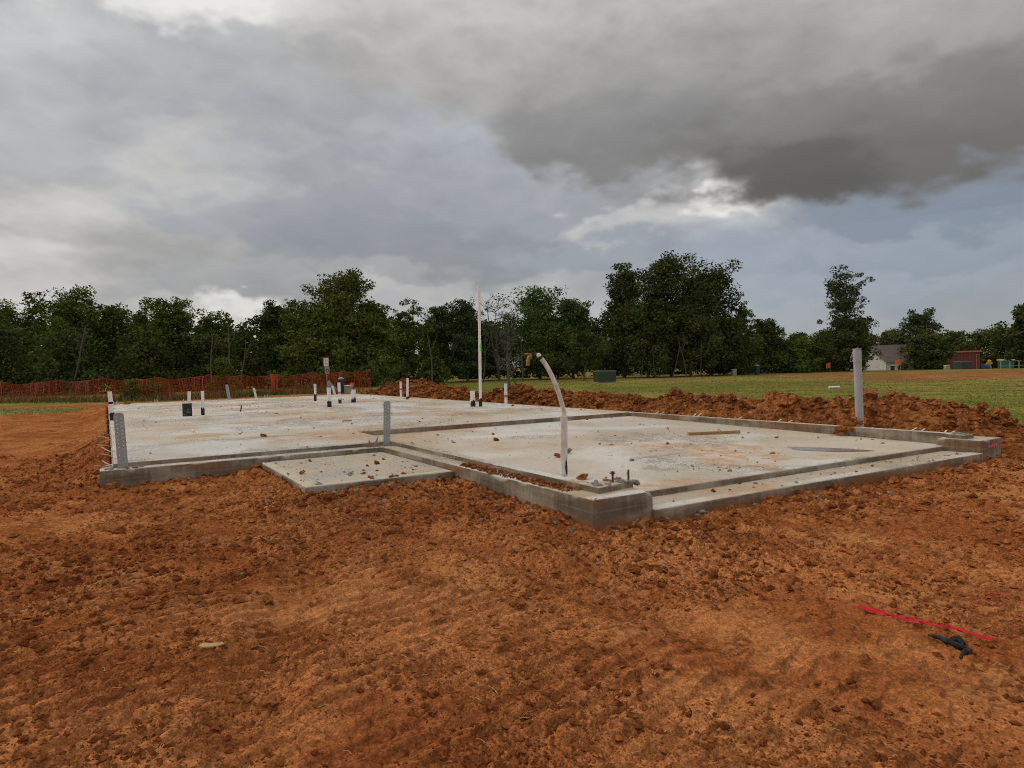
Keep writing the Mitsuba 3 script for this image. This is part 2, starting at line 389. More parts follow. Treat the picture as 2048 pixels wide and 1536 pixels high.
bs('conduit_plastic', {'type': 'twosided', 'b': {'type': 'principled', 'base_color': proc(conduit_color), 'roughness': .5}})
plain('pale_tie', (.62, .61, .58), .5)


def rust_color(p, n, uv):
    return mix((.085, .035, .018), (.20, .085, .035), fbm(p.x * 60, p.y * 60, p.z * 60, 3))


bs('rusty_steel', {'type': 'twosided', 'b': {'type': 'principled', 'base_color': proc(rust_color), 'roughness': .75, 'metallic': .3}})
plain('brass', (.42, .24, .10), .38, .8)
plain('orange_net', (.40, .052, .016), .6)
plain('bright_orange', (.80, .13, .03), .5)


def wood_color(p, n, uv):
    g = fbm(p.x * 3 + p.y * 60, p.z * 90, p.x * 2, 3)
    return mix((.30, .14, .045), (.50, .27, .10), g)


bs('pine_wood', {'type': 'twosided', 'b': {'type': 'principled', 'base_color': proc(wood_color), 'roughness': .7}})
bs('red_tape', {'type': 'twosided', 'b': {'type': 'principled', 'base_color': C((.60, .010, .026)), 'roughness': .4, 'specular': .3}})
plain('tape_ink', (.03, .012, .016), .5)
plain('black_plastic', (.010, .011, .013), .4, 0, .3)
plain('pink_paint', (.62, .14, .17), .8)
plain('green_paint', (.05, .72, .10), .6)
plain('dark_green_metal', (.028, .050, .036), .45)
plain('green_metal_lid', (.16, .19, .17), .4)
plain('pale_green_plastic', (.25, .34, .24), .5)
plain('dark_blue_plastic', (.018, .035, .05), .45)
plain('white_paint', (.72, .72, .70), .6)
plain('grey_paint', (.32, .33, .34), .6)
plain('dark_ink', (.05, .05, .055), .6)
plain('steel_post', (.30, .29, .27), .5, .4)
plain('dark_post', (.06, .045, .035), .8)
plain('siding', (.56, .57, .56), .7)
plain('beige_wall', (.45, .42, .34), .8)
plain('red_wall', (.19, .052, .040), .8)
plain('red_trim', (.48, .16, .14), .6)
plain('window_dark', (.02, .022, .025), .12, 0, .6)
plain('yellow_paint', (.62, .33, .03), .5)
plain('blue_plastic', (.025, .06, .15), .5)
plain('green_paint_dark', (.03, .16, .09), .5)


def roof_color(p, n, uv):
    row = cell_rand(dr.floor(p.x * 2.2 + p.y * 1.1), dr.floor(p.z * 9), 3)
    return mix((.12, .098, .095), (.20, .165, .155), row * .6 + .4 * fbm(p.x, p.y, p.z, 3))


bs('shingles', {'type': 'twosided', 'b': {'type': 'diffuse', 'reflectance': proc(roof_color)}})
bs('muddy_water', {'type': 'twosided', 'b': {'type': 'principled', 'base_color': proc(lambda p, n, uv: mix((.17, .14, .12), (.24, .19, .15), fbm(p.x * 3, p.y * 3, 0, 3))), 'roughness': .12, 'specular': .5}})

# ------------------------------------------------------------------ ground
OUTLINE = shapely.union_all([sbox(-.1, 8.88, 9.7, 29.1), sbox(3.22, 4.2, 9.7, 9.), sbox(1.62, 6.65, 3.3, 9.)])
BOXES = [(.02, 9.7, 8.88, 29.1), (-.1, .5, 8.88, 9.3), (3.22, 9.7, 4.2, 9.), (1.62, 3.3, 6.65, 9.)]


def sdf(x, y):
    d = np.full(x.shape, 1e9)
    for x0, x1, y0, y1 in BOXES:
        qx, qy = np.abs(x - (x0 + x1) / 2) - (x1 - x0) / 2, np.abs(y - (y0 + y1) / 2) - (y1 - y0) / 2
        d = np.minimum(d, np.hypot(np.maximum(qx, 0), np.maximum(qy, 0)) + np.minimum(np.maximum(qx, qy), 0))
    return d


STRIP = Polygon([(52.5, 41.5), (60.5, 25.5), (68, -8), (50, -14), (41.5, 6), (42, 18), (42.8, 27.5), (48, 37)])


def sm(a, b, x):
    t = np.clip((x - a) / (b - a), 0, 1)
    return t * t * (3 - 2 * t)


def P3(x, y, s, o=0.): return np.stack([x * s + o, y * s + o * .7, np.full(np.shape(x), o + .37)], -1)


def ground_h(x, y):
    x, y = np.asarray(x, float), np.asarray(y, float)
    r = np.hypot(x, y)
    h = .10 * (F3(P3(x, y, .09, 3), 2) - .5) * sm(8, 30, r) - .03 * np.clip(r - 80, 0, 60)
    h = h + .07 * (F3(P3(x, y, .45, 9), 3) - .5) * (.35 + .65 * sm(.2, 1.5, sdf(x, y)))
    d = sdf(x, y)
    front = sm(4.6, 4.1, y) * (x > 2.5)
    bank = .06 * (1 - front) - .035 * front
    bank = bank + .13 * sm(9.2, 10.5, y) * (x < .3) + .05 * ((x > 1.3) & (x < 3.3) & (y > 5.9))
    bank = bank * (.55 + .9 * N3(P3(x, y, 1.5, 4)))
    h = h + np.where(d > 0, bank * np.exp(-(d / .38) ** 2), 0)
    h = np.where(d < -.02, np.minimum(h, -.06), h)
    ins = shapely.contains_xy(STRIP, x, y)
    return h + np.where(ins, .06, 0)


def worley(x, y, f, seed):
    """distances to the nearest and second nearest of one random point per cell, and that point's random number"""
    X_, Y_ = x * f, y * f
    ix, iy = np.floor(X_), np.floor(Y_)
    f1 = np.full(x.shape, 9.); f2 = np.full(x.shape, 9.); wh = np.zeros(x.shape)

    def hsh(a, b, k):
        h = (a.astype(np.int64) * 374761393 + b.astype(np.int64) * 668265263 + (seed * 7 + k) * 144665) & 0xFFFFFFFF
        h = ((h ^ (h >> 13)) * 1274126177) & 0xFFFFFFFF
        return ((h ^ (h >> 16)) & 0xFFFFFF) / 16777215.0
    for a in (-1, 0, 1):
        for b in (-1, 0, 1):
            cx, cy = ix + a, iy + b
            d = np.hypot(cx + hsh(cx, cy, 1) - X_, cy + hsh(cx, cy, 2) - Y_)
            new = d < f1
            f2 = np.where(new, f1, np.minimum(f2, d)); wh = np.where(new, hsh(cx, cy, 3), wh); f1 = np.where(new, d, f1)
    return f1, f2, wh


def pebbles(x, y, f, seed, chance):
    d, _, w = worley(x, y, f, seed)
    r = .28 + .34 * (w * 7.3 % 1)
    return np.where(w < chance, np.sqrt(np.clip(r * r - d * d, 0, None)), 0) / f


def detail(x, y, r):
    """tread bars, crumbs, flakes, cracks and clods of the loose clay"""
    k = sm(60, 20, r)
    rough = sm(.42, .60, F3(P3(x, y, 1.3, 20), 4))
    near = np.exp(-(np.clip(sdf(x, y), 0, None) / .8) ** 2)
    left = sm(2.9, 1.5, x) * sm(7.0, 5.2, y)                  # bars pressed in by crawler tracks, in two directions
    right = sm(2.6, 3.4, x) * sm(3.95, 3.4, y)
    patch = sm(.34, .50, F3(P3(x, y, .8, 33), 3))
    press = np.maximum(left, right) * patch
    rough = np.clip(rough * .85 * (1 - .75 * press) + .9 * near, 0, 1.3)
    h = .030 * (F3(P3(x, y, 3.2, 6), 3) - .5) * (.6 + rough)
    s = (-.2 * x + .98 * y) + .06 * (F3(P3(x, y, 1.7, 2), 3) - .5)
    s2 = (.957 * x - .29 * y) + .06 * (F3(P3(x, y, 1.7, 5), 3) - .5)
    bar = lambda q, w: sm(.25, .75, .5 + .5 * np.cos(2 * np.pi * q / w)) - .5
    h += .026 * patch * (left * bar(s, .125) * sm(.3, .5, N3(P3(x, y, 5, 61))) + right * (1 - left) * bar(s2, .14) * sm(.3, .5, N3(P3(x, y, 5, 66))))
    for c0, dx, dy in ((.55, .2, 1.), (2.2, -.1, 1.), (3.75, .3, .95)):                  # long wheel ruts
        u = (x - c0) - (y - 2.5) * dx / dy + .25 * np.sin(y * .7 + c0)
        h -= .030 * np.exp(-(u / .16) ** 2) * sm(7, 5, y) - .014 * np.exp(-((np.abs(u) - .26) / .08) ** 2) * sm(7, 5, y)
    qx, qy = x + .012 * (N3(P3(x, y, 40, 1)) - .5), y + .012 * (N3(P3(x, y, 40, 2)) - .5)
    h += .50 * pebbles(qx, qy, 13, 1, .03 + .6 * rough) * (.4 + .6 * rough)
    h += .60 * pebbles(qx, qy, 27, 2, .08 + .75 * rough)
    h += .70 * pebbles(qx, qy, 52, 3, .15 + .7 * rough)
    a = F3(P3(x, y, 11, 11), 3)
    h += (.006 + .018 * rough) * np.clip(np.abs(a - .5) * -4 + .75, 0, 1)
    ani = N3(P3(x * .95 + y * .3, (y * .95 - x * .3) * 2.4, 7.5, 41))                  # crusts lifted at the edge
    h += .014 * sm(.57, .60, ani) * sm(.35, .55, N3(P3(x, y, 1.3, 51)))
    ani2 = N3(P3(x * .9 - y * .4, (y * .9 + x * .4) * 2.2, 15, 47))
    h += .008 * sm(.60, .63, ani2) * rough
    f1, f2, _ = worley(qx, qy, 7, 9)
    h -= .012 * sm(.10, .0, f2 - f1) * sm(.50, .62, F3(P3(x, y, 1.4, 77), 2))          # drying cracks
    return h * k


rs = np.concatenate([np.linspace(.25, 1.9, 12)[:-1], np.arange(1.9, 4, .0095), np.arange(4, 8, .021), np.arange(8, 16, .062), np.arange(16, 46, .26), np.geomspace(46, 1500, 46)])
phi0 = math.atan2(FWD[0], FWD[1])
da = np.radians(np.concatenate([np.linspace(-180, -45, 22)[:-1], np.linspace(-45, 45, 760), np.linspace(45, 180, 22)[1:]]))
RR, AA = np.meshgrid(rs, da, indexing='ij')
X, Y = RR * np.sin(phi0 + AA), RR * np.cos(phi0 + AA)
Z = ground_h(X, Y)
clay_poly = Polygon([(-300, -300), (-300, 39), (-4, 41), (3, 39.2), (15.5, 39.2), (12.6, 34), (12.3, 6.2), (13.9, 5.4), (40, -6), (300, -60), (300, -300)])
patch_poly = Polygon([(-30, 38.5), (-4.3, 38.5), (-.6, 33.6), (-1.2, 30.6), (-3.5, 31.4), (-30, 33)])
wx, wy = 1.1 * (F3(P3(X, Y, .8, 70), 3) - .5), 1.1 * (F3(P3(X, Y, .8, 80), 3) - .5)
on_clay = shapely.contains_xy(clay_poly, X + wx, Y + wy) & ~shapely.contains_xy(patch_poly, X + 2 * wx, Y + 2 * wy)
on_strip = shapely.contains_xy(STRIP, X + 4 * wx, Y + 4 * wy)
Z = Z + np.where(on_clay, detail(X, Y, RR), .03 * (N3(P3(X, Y, 1.2, 3)) - .5) * sm(70, 20, RR))
Z = Z + np.where(on_strip, .10 * F3(P3(X, Y, .9, 90), 3), 0)
gv = np.column_stack([X.ravel(), Y.ravel(), Z.ravel()])
gf = grid_faces(*RR.shape)[:, ::-1]
cx, cy = gv[gf].mean(1)[:, 0], gv[gf].mean(1)[:, 1]
keep = sdf(cx, cy) > -.35
kindf = np.where(on_strip.ravel()[gf[:, 0]], 2, np.where(on_clay.ravel()[gf[:, 0]], 0, 1))


def submesh(sel):
    f = gf[sel]; u, inv = np.unique(f, return_inverse=True)
    return trimesh.Trimesh(gv[u], inv.reshape(-1, 3), process=False)


struct('clay_ground', submesh(keep & (kindf == 0)), 'clay', True)
struct('grass_field', submesh(keep & (kindf == 1)), 'grass', True)
bs('strip_clay', {'type': 'twosided', 'b': {'type': 'diffuse', 'reflectance': proc(lambda p, n, uv: mix(clay_color(p, n, uv) * mi.Color3f(.86, 1.0, 1.15), (.17, .16, .05), .55 * smoothstep(.56, .66, fbm(p.x * .5, p.y * .5, 4, 4))))}})
struct('dirt_strip', submesh(keep & (kindf == 2)), 'strip_clay', True)


def gz(x, y):
    x, y = np.asarray(x, float), np.asarray(y, float)
    return ground_h(x, y) + detail(x, y, np.hypot(x, y))


# loose crumbs and clods on the clay
rng = np.random.default_rng(11)
CL2 = [clod_mesh(s, 2, .72) for s in range(8)]
CL1 = [clod_mesh(40 + s, 1, .65) for s in range(8)]
CL0 = []
for s in range(10):
    r0 = np.random.default_rng(s + 70)
    m = trimesh.Trimesh([[1, 0, 0], [0, 1, 0], [-1, 0, 0], [0, -1, 0], [.2, .1, 1], [0, 0, -1.]], [[0, 1, 4], [1, 2, 4], [2, 3, 4], [3, 0, 4], [1, 0, 5], [2, 1, 5], [3, 2, 5], [0, 3, 5]], process=False)
    m.vertices = (m.vertices + r0.uniform(-.28, .28, (6, 3))) * np.array([r0.uniform(.9, 1.5), r0.uniform(.6, 1), r0.uniform(.45, .8)]); CL0.append(m)


def polar(n, r0, r1, half=44, power=1.0):
    r = r0 * (r1 / r0) ** (rng.random(n) ** power); a = phi0 + np.radians(rng.uniform(-half, half, n))
    return r * np.sin(a), r * np.cos(a), r


x, y, r = polar(150000, 2.0, 14, 44, .85)
ok = (sdf(x, y) > .03) & (F3(P3(x, y, 1.3, 20), 4) + .35 * np.exp(-(np.clip(sdf(x, y), 0, None) / .7) ** 2) + .20 * rng.random(len(x)) > .56)
x, y, r = x[ok], y[ok], r[ok]
size = np.clip(.0030 * rng.random(len(x)) ** -.55, 0, .026) * np.clip(r / 4, .8, 1.9)
key = obj('soil_crumbs', scatter(CL0, np.column_stack([x, y, gz(x, y) + size * .15]), size, rng), 'clod_clay', None, False)
tag(key, 'small crumbs of orange clay strewn over the bare ground', 'soil crumbs', kind='stuff')
# bigger clods, pieces of the ground
x, y, r = polar(1500, 2.3, 14)
d = sdf(x, y)
w = .05 + 1.3 * np.exp(-(np.clip(d, 0, None) / .38) ** 2) + .5 * sm(.5, .7, F3(P3(x, y, .8, 20), 3))
ok = (d > .04) & (rng.random(len(x)) < w * .42)
x, y, r, d = x[ok], y[ok], r[ok], d[ok]
big = [(.54, 7.75, .10), (-.32, 5.2, .09), (-.22, 5.05, .07), (-.42, 5.1, .07), (.63, 4.04, .07), (.74, 3.98, .055), (.69, 4.15, .05), (3.08, 2.85, .045), (2.83, 3.3, .05), (2.78, 3.22, .045), (2.9, 3.18, .05), (2.95, 3.05, .04), (.2, 6.2, .09), (.05, 6.5, .07), (7.0, 4.02, .10), (5.3, 3.95, .08), (7.9, 4.0, .11), (5.1, 4.0, .09), (8.5, 4.02, .09), (1.75, 6.4, .085), (1.95, 6.45, .06)]
x = np.concatenate([[b[0] for b in big], x])[:290]; y = np.concatenate([[b[1] for b in big], y])[:290]
size = np.concatenate([[b[2] for b in big], np.clip(.016 * rng.random(len(d)) ** -.42, 0, .06) * np.clip(r / 5, .8, 1.5)])[:290]
CLOD_PLY = [mikit.ply(m, 'clod_clay', False) for m in CL2]


def put_ply(d, x, y, z, s, th, tilt=0):
    return {**d, 'to_world': T().translate([float(x), float(y), float(z)]).rotate([0, 0, 1], float(th)).rotate([1, 0, 0], float(tilt)).scale(float(s))}


for i in range(len(x)):
    obj('clod', put_ply(CLOD_PLY[i % 8], x[i], y[i], gz(x[i], y[i]) + size[i] * .12, size[i], rng.uniform(0, 360), rng.uniform(-25, 25)), None, 'clay_ground')
# grey concrete crumbs beside the footing
RUB_PLY = [mikit.ply(m, 'rubble', 50) for m in CL2[:5]]
spots = [(1.85, 6.5, .05), (2.05, 6.42, .055), (2.5, 6.45, .05), (2.62, 6.4, .045), (2.42, 6.52, .04), (3.05, 5.6, .04), (2.98, 5.3, .035), (3.1, 4.95, .04), (2.95, 4.7, .03), (3.02, 4.45, .035), (2.85, 4.55, .03), (3.3, 4.02, .03),
         (4.25, 4.12, .05), (4.32, 4.14, .045), (4.4, 4.13, .04), (5.6, 3.9, .05), (2.93, 3.3, .025), (3.0, 3.2, .03), (3.12, 3.05, .02), (2.7, 3.5, .02), (3.0, 2.6, .016), (2.75, 2.55, .018), (2.6, 4.9, .04), (3.0, 4.1, .025), (8.2, 3.95, .05), (3.3, 2.5, .015), (2.2, 4.3, .02), (1.3, 4.4, .018), (.7, 4.6, .02), (6.2, 3.6, .04), (2.62, 5.9, .03), (2.75, 5.6, .035), (2.85, 5.1, .03), (3.08, 4.3, .035), (2.9, 4.0, .025), (2.6, 4.4, .025), (3.18, 3.0, .02), (3.05, 2.93, .022), (2.95, 2.98, .018), (2.2, 6.2, .03), (.95, 2.95, .012), (4.2, 3.0, .02)]
for i, (a, b, s) in enumerate(spots):
    obj('stone', put_ply(RUB_PLY[i % 5], a, b, gz(a, b) + s * .3, s * .72, rng.uniform(0, 360), rng.uniform(-20, 20)), None, 'clay_ground')
x, y, r = polar(2600, 2.2, 11)
ok = (sdf(x, y) > .03) & (F3(P3(x, y, .5, 95), 3) + .25 * np.exp(-(np.clip(sdf(x, y), 0, None) / .8) ** 2) > .62 + .1 * rng.random(len(x)))
x, y, r = x[ok], y[ok], r[ok]
size = np.clip(.006 * rng.random(len(x)) ** -.4, 0, .02) * np.clip(r / 4, .8, 1.6)
key = obj('concrete_crumbs', scatter(CL0, np.column_stack([x, y, gz(x, y) + size * .3]), size, rng), 'rubble', None, False)
tag(key, 'grey crumbs of spilled concrete scattered on the clay', 'concrete crumbs', kind='stuff')

# ------------------------------------------------------------------ house foundation
FDN = thing('house_foundation', 'pale poured concrete house slab with porch step and sunken garage floor on orange clay', 'foundation')
slab = Polygon([(.04, 28.9), (.04, 9.08), (3.41, 9.08), (3.41, 4.37), (3.84, 4.45), (3.80, 4.63), (3.53, 4.66), (3.53, 10.9), (9.34, 10.9), (9.34, 4.68), (9.26, 4.64), (9.26, 4.4), (9.46, 4.4), (9.42, 28.9)])
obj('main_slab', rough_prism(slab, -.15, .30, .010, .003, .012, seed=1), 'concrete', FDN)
floor_z = lambda x, y: .15 + .07 * np.clip((y - 4.63) / 6.3, 0, 1)
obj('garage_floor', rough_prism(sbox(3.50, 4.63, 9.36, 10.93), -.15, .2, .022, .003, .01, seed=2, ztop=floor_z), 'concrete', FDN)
ledge = Polygon([(.025, 29.05), (.025, 9.28), (-.1, 9.25), (-.1, 8.88), (3.22, 8.88), (3.22, 4.2), (3.83, 4.2), (3.83, 4.72), (3.47, 4.72), (3.47, 9.4), (3., 9.5), (.5, 9.5), (.5, 28.6), (9.2, 28.6), (9.2, 11.2), (9.38, 11.2), (9.38, 4.72), (9.20, 4.72), (9.20, 4.2), (9.72, 4.2), (9.72, 29.05)])
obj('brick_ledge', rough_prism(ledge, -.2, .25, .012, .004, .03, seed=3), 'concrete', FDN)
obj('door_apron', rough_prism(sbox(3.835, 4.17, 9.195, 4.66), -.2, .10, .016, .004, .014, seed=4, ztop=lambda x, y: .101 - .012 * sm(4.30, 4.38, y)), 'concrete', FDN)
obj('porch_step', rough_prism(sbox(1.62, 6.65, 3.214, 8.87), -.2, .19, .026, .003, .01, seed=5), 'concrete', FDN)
for cx_, cy_, sx, sy, s in [(3.62, 4.52, .2, .1, 31), (9.36, 4.5, .1, .08, 32)]:
    obj('chipped_lump', scatter(CL1, np.column_stack([cx_ + rng.uniform(-sx, sx, 26), cy_ + rng.uniform(-sy, sy, 26), np.full(26, .302)]), rng.uniform(.012, .04, 26), rng), 'rubble', FDN)
obj('chipped_lump', scatter(CL1, np.column_stack([rng.uniform(3.78, 3.90, 12), rng.uniform(4.44, 4.58, 12), np.full(12, .28)]), rng.uniform(.02, .045, 12), rng), 'rubble', FDN)
obj('chipped_lump', scatter(CL1, np.column_stack([rng.uniform(-.04, .35, 30), rng.uniform(8.9, 9.1, 30), np.full(30, .252)]), rng.uniform(.01, .035, 30), rng), 'rubble', FDN)
obj('chipped_lump', scatter(CL1, np.column_stack([rng.uniform(3.05, 3.5, 34), rng.uniform(8.9, 9.08, 34), np.full(34, .254)]), rng.uniform(.01, .035, 34), rng), 'rubble', FDN)

obj('chipped_lump', scatter(CL1, np.column_stack([3.235 + rng.uniform(-.01, .05, 14), 4.215 + rng.uniform(-.01, .05, 14), .243 + rng.uniform(-.015, .006, 14)]), rng.uniform(.008, .022, 14), rng), 'rubble', FDN)

# flat form ties left sticking out of the edges
def strip_mesh(p, q, w=.016, t=.004, bend=0.):
    p, q = np.array(p, float), np.array(q, float)
    n = 5; u = np.linspace(0, 1, n)[:, None]
    c = p + (q - p) * u; c[:, 2] += bend * np.sin(u[:, 0] * np.pi)
    d = (q - p) / np.linalg.norm(q - p); s = np.cross(d, [0, 0, 1.]); s /= np.linalg.norm(s) + 1e-9; k = np.cross(s, d)
    v = np.vstack([c + s * w / 2 + k * t / 2, c - s * w / 2 + k * t / 2, c - s * w / 2 - k * t / 2, c + s * w / 2 - k * t / 2])
    f = []
    for a in range(4):
        b = (a + 1) % 4
        for i in range(n - 1): f += [[a * n + i, b * n + i, b * n + i + 1], [a * n + i, b * n + i + 1, a * n + i + 1]]
    f += [[0, 2 * n, n], [0, 3 * n, 2 * n], [n - 1, 2 * n - 1, 3 * n - 1], [n - 1, 3 * n - 1, 4 * n - 1]]
    return trimesh.Trimesh(v, f, process=False)


for i, yy in enumerate([21.5, 18.8, 17.0, 15.7, 14.3, 13.35, 12.6, 11.7, 10.85, 10.0, 9.35, 9.2]):
    L = rng.uniform(.12, .22)
    obj('form_tie', strip_mesh((.05, yy, .27), (.05 - L, yy - rng.uniform(-.05, .22), .27 + rng.uniform(.02, .09)), .020, .006, rng.uniform(-.02, .03)), 'pale_tie', FDN)
for xx, yy in [(.2, 28.9), (.3, 28.92), (1.56, 28.9), (1.66, 28.9), (5.5, 28.9), (5.62, 28.9), (9.1, 28.9), (9.2, 28.7)]:
    obj('form_tie', strip_mesh((xx, yy, .29), (xx + rng.uniform(-.04, .04), yy + .05, .42), .02, .005), 'pale_tie', FDN)
for yy in [26.8, 19.8, 18.3, 10.2, 10.05, 9.15, 9.05, 8.1, 7.3, 7.1, 5.15, 5.02, 4.72, 4.64]:
    obj('form_tie', strip_mesh((9.40, yy, .30), (9.40 + rng.uniform(.10, .15), yy + rng.uniform(.0, .05), .30 + rng.uniform(.015, .05)), .018, .005), 'pale_tie', FDN)
for xx, yy in [(3.34, 6.95), (3.36, 6.02), (3.36, 5.95)]:
    obj('form_tie', strip_mesh((xx + .10, yy + .03, .285), (xx - .08, yy - .03, .295), .018, .004), 'galvanised', FDN)
# pink marking sprayed on the right corner
pk = []
for i in range(9):
    u0 = 9.36 + i * .026
    pk.append(strip_mesh((u0, 4.194, .135 + .02 * rng.random()), (u0 + .02 * rng.uniform(-1, 1), 4.194, .18 + .02 * rng.random()), .004, .013))
pk.append(strip_mesh((9.35, 4.194, .162), (9.60, 4.194, .175), .004, .014))
obj('pink_marking', cat(pk), 'pink_paint', FDN)
# hairline chalk marks and water
pud = shapely.affinity.rotate(shapely.geometry.Point(7.78, 5.28).buffer(1), 0)
ang = np.linspace(0, 2 * np.pi, 60, endpoint=False)
rad = 1 + .45 * (F3(np.stack([np.cos(ang) * 1.3 + 4, np.sin(ang) * 1.3, ang * 0], -1), 3) - .5) * 2
u_, v_ = np.cos(ang) * .50 * rad, np.sin(ang) * .19 * rad
c_, s_ = .58, -.81
px, py = 7.80 + u_ * c_ - v_ * s_, 5.30 + u_ * s_ + v_ * c_
tv, tf = trimesh.creation.triangulate_polygon(Polygon(np.column_stack([px, py])), engine='earcut')
tv3 = np.column_stack([tv, floor_z(tv[:, 0], tv[:, 1]) + .004])
if np.cross(tv3[tf[0, 1]] - tv3[tf[0, 0]], tv3[tf[0, 2]] - tv3[tf[0, 0]])[2] < 0: tf = tf[:, ::-1]
struct('puddle', trimesh.Trimesh(tv3, tf, process=False), 'muddy_water', False, 'shallow muddy puddle on the garage floor')

# crumbs of soil and mortar on the concrete
def slab_top(x, y):
    z = np.full(x.shape, np.nan)
    z = np.where((x > .06) & (x < 9.4) & (y > 9.1) & (y < 28.8), .30, z)
    g = (x > 3.55) & (x < 9.32) & (y > 4.66) & (y < 10.88)
    z = np.where(g, floor_z(x, y), z)
    z = np.where((x > 1.65) & (x < 3.19) & (y > 6.7) & (y < 8.84), .19, z)
    return np.where((x > 3.86) & (x < 8.95) & (y > 4.22) & (y < 4.60), .095, z)


def slab_scatter(n, lo, hi, m, name, label, dens):
    x, y = rng.uniform(0, 9.5, n), 4.2 + 24.5 * rng.random(n) ** 1.9
    z = slab_top(x, y)
    ok = ~np.isnan(z) & (rng.random(n) < dens(x, y))
    x, y, z = x[ok], y[ok], z[ok]
    s = np.clip(lo * rng.random(len(x)) ** -.5, 0, hi)
    k = obj(name, scatter(CL0, np.column_stack([x, y, z + s * .25]), s, rng), m, None, False)
    tag(k, label, 'debris', kind='stuff')


porch = lambda x, y: (x < 3.2) & (y < 9)
slab_scatter(9000, .0055, .03, 'rubble', 'mortar_crumbs', 'dark grey crumbs of mortar scattered over the concrete',
             lambda x, y: .04 + .9 * sm(.56, .68, F3(P3(x, y, .9, 12), 3)) + porch(x, y) * 1.2 * sm(.40, .56, F3(P3(x, y, 2, 15), 2)))
slab_scatter(2600, .006, .03, 'clod_clay', 'clay_crumbs', 'small orange clay crumbs lying on the concrete',
             lambda x, y: .07 + .5 * sm(.5, .65, F3(P3(x, y, .8, 62), 3)) + porch(x, y) * .3 + .3 * (y < 4.6))


def clod_thing(x, y, z, s, label, m='clod_clay', category='clod', group=None, i=0):
    k = thing('clay_clod' if m == 'clod_clay' else 'mortar_lump', label, category, group)
    scene[k] = put_ply((CLOD_PLY if m == 'clod_clay' else RUB_PLY)[i % 5], x, y, z + s * .4, s, i * 67, i * 13 % 30)


k = thing('clay_clod', 'rooty clump of brown clay slumped over the curb at the foot of the grey conduit', 'clod')
for i, (a_, b_, c_, s_) in enumerate([(9.37, 6.02, .34, .075), (9.42, 5.93, .37, .06), (9.30, 6.10, .27, .07), (9.25, 6.16, .22, .055), (9.38, 6.12, .31, .06), (9.33, 5.98, .25, .06), (9.44, 5.99, .42, .045), (9.22, 6.06, .19, .04)]):
    obj('lump', put_ply(CLOD_PLY[(i * 3) % 8], a_, b_, c_, s_ * 1.15, i * 67, i * 23 % 40), None, k)
clod_thing(4.05, 5.46, .155, .065, 'brown clod with grey flecks on the garage floor behind the rusty bolts', i=3)
clod_thing(5.05, 7.1, .19, .05, 'dark grey mortar lump on the garage floor left of the pale riser pipe', 'rubble', 'mortar lump', i=4)
clod_thing(4.72, 6.85, .187, .05, 'brown clod beside the mortar lumps on the garage floor', i=0)
clod_thing(5.0, 8.9, .195, .05, 'small dark clod on the garage floor beyond the riser pipe', i=2)
clod_thing(5.25, 6.1, .165, .035, 'grey lump in the open middle of the garage floor', 'rubble', 'mortar lump', i=1)
clod_thing(8.75, 21.6, .30, .10, 'reddish clod on the main slab beside the white marker pipe', i=4)
clod_thing(.62, 28.2, .30, .13, 'brown clod at the far left edge of the slab', i=3)
clod_thing(2.1, 11.2, .30, .055, 'round brown clod alone on the left half of the main slab', i=0)
clod_thing(8.9, 14.9, .30, .05, 'small dark clod on the main slab right of the tall white pipe', i=1)
clod_thing(2.72, 7.75, .19, .04, 'square brown clod on the porch step', i=2)
clod_thing(1.8, 7.55, .19, .04, 'brown clod at the left rim of the porch step', i=4)
for i, yy in enumerate(np.linspace(4.75, 6.5, 30)):
    xx = 3.30 + rng.uniform(-.06, .07); s = rng.uniform(.010, .042)
    obj('clod', put_ply(CLOD_PLY[i % 8], xx, yy + rng.uniform(-.04, .04), .25 + s * .4, s, i * 50, 10), None, FDN)
xs = rng.uniform(3.24, 3.40, 1200); ys = rng.uniform(4.6, 6.6, 1200); ss = np.clip(.005 * rng.random(1200) ** -.4, 0, .02)
obj('ledge_soil', scatter(CL0, np.column_stack([xs, ys, .252 + ss * .4]), ss, rng), 'clod_clay', FDN, False)
labels[FDN + '__ledge_soil'] = {'kind': 'stuff'}
for i in range(7):
    clx = 2.15 + .55 * rng.random()
    obj('clod', put_ply(CLOD_PLY[i % 8], clx, 6.74 + rng.uniform(-.05, .12), .195, rng.uniform(.010, .030), i * 50, 10), None, FDN)

# bolts in the corners
for bx_, by_, z, nut, lab in [(3.66, 4.50, .30, True, 'rusty anchor bolt with a nut on the near slab corner'), (3.85, 4.52, .29, False, 'bare rusty anchor bolt beside the nutted one on the near corner'), (9.38, 4.50, .30, False, 'dark anchor bolt on the far right garage corner')]:
    k = thing('anchor_bolt', lab, 'bolt')
    obj('shank', tube([(bx_, by_, z - .05), (bx_, by_, z + .095)], .0095, 10), 'rusty_steel', k)
    if nut:
        n_ = trimesh.creation.cylinder(.019, .016, sections=6); n_.apply_translation((bx_, by_, z + .085)); obj('nut', n_, 'rusty_steel', k, False)
        w_ = trimesh.creation.cylinder(.024, .003, sections=16); w_.apply_translation((bx_, by_, z + .0755)); obj('washer', w_, 'rusty_steel', k)
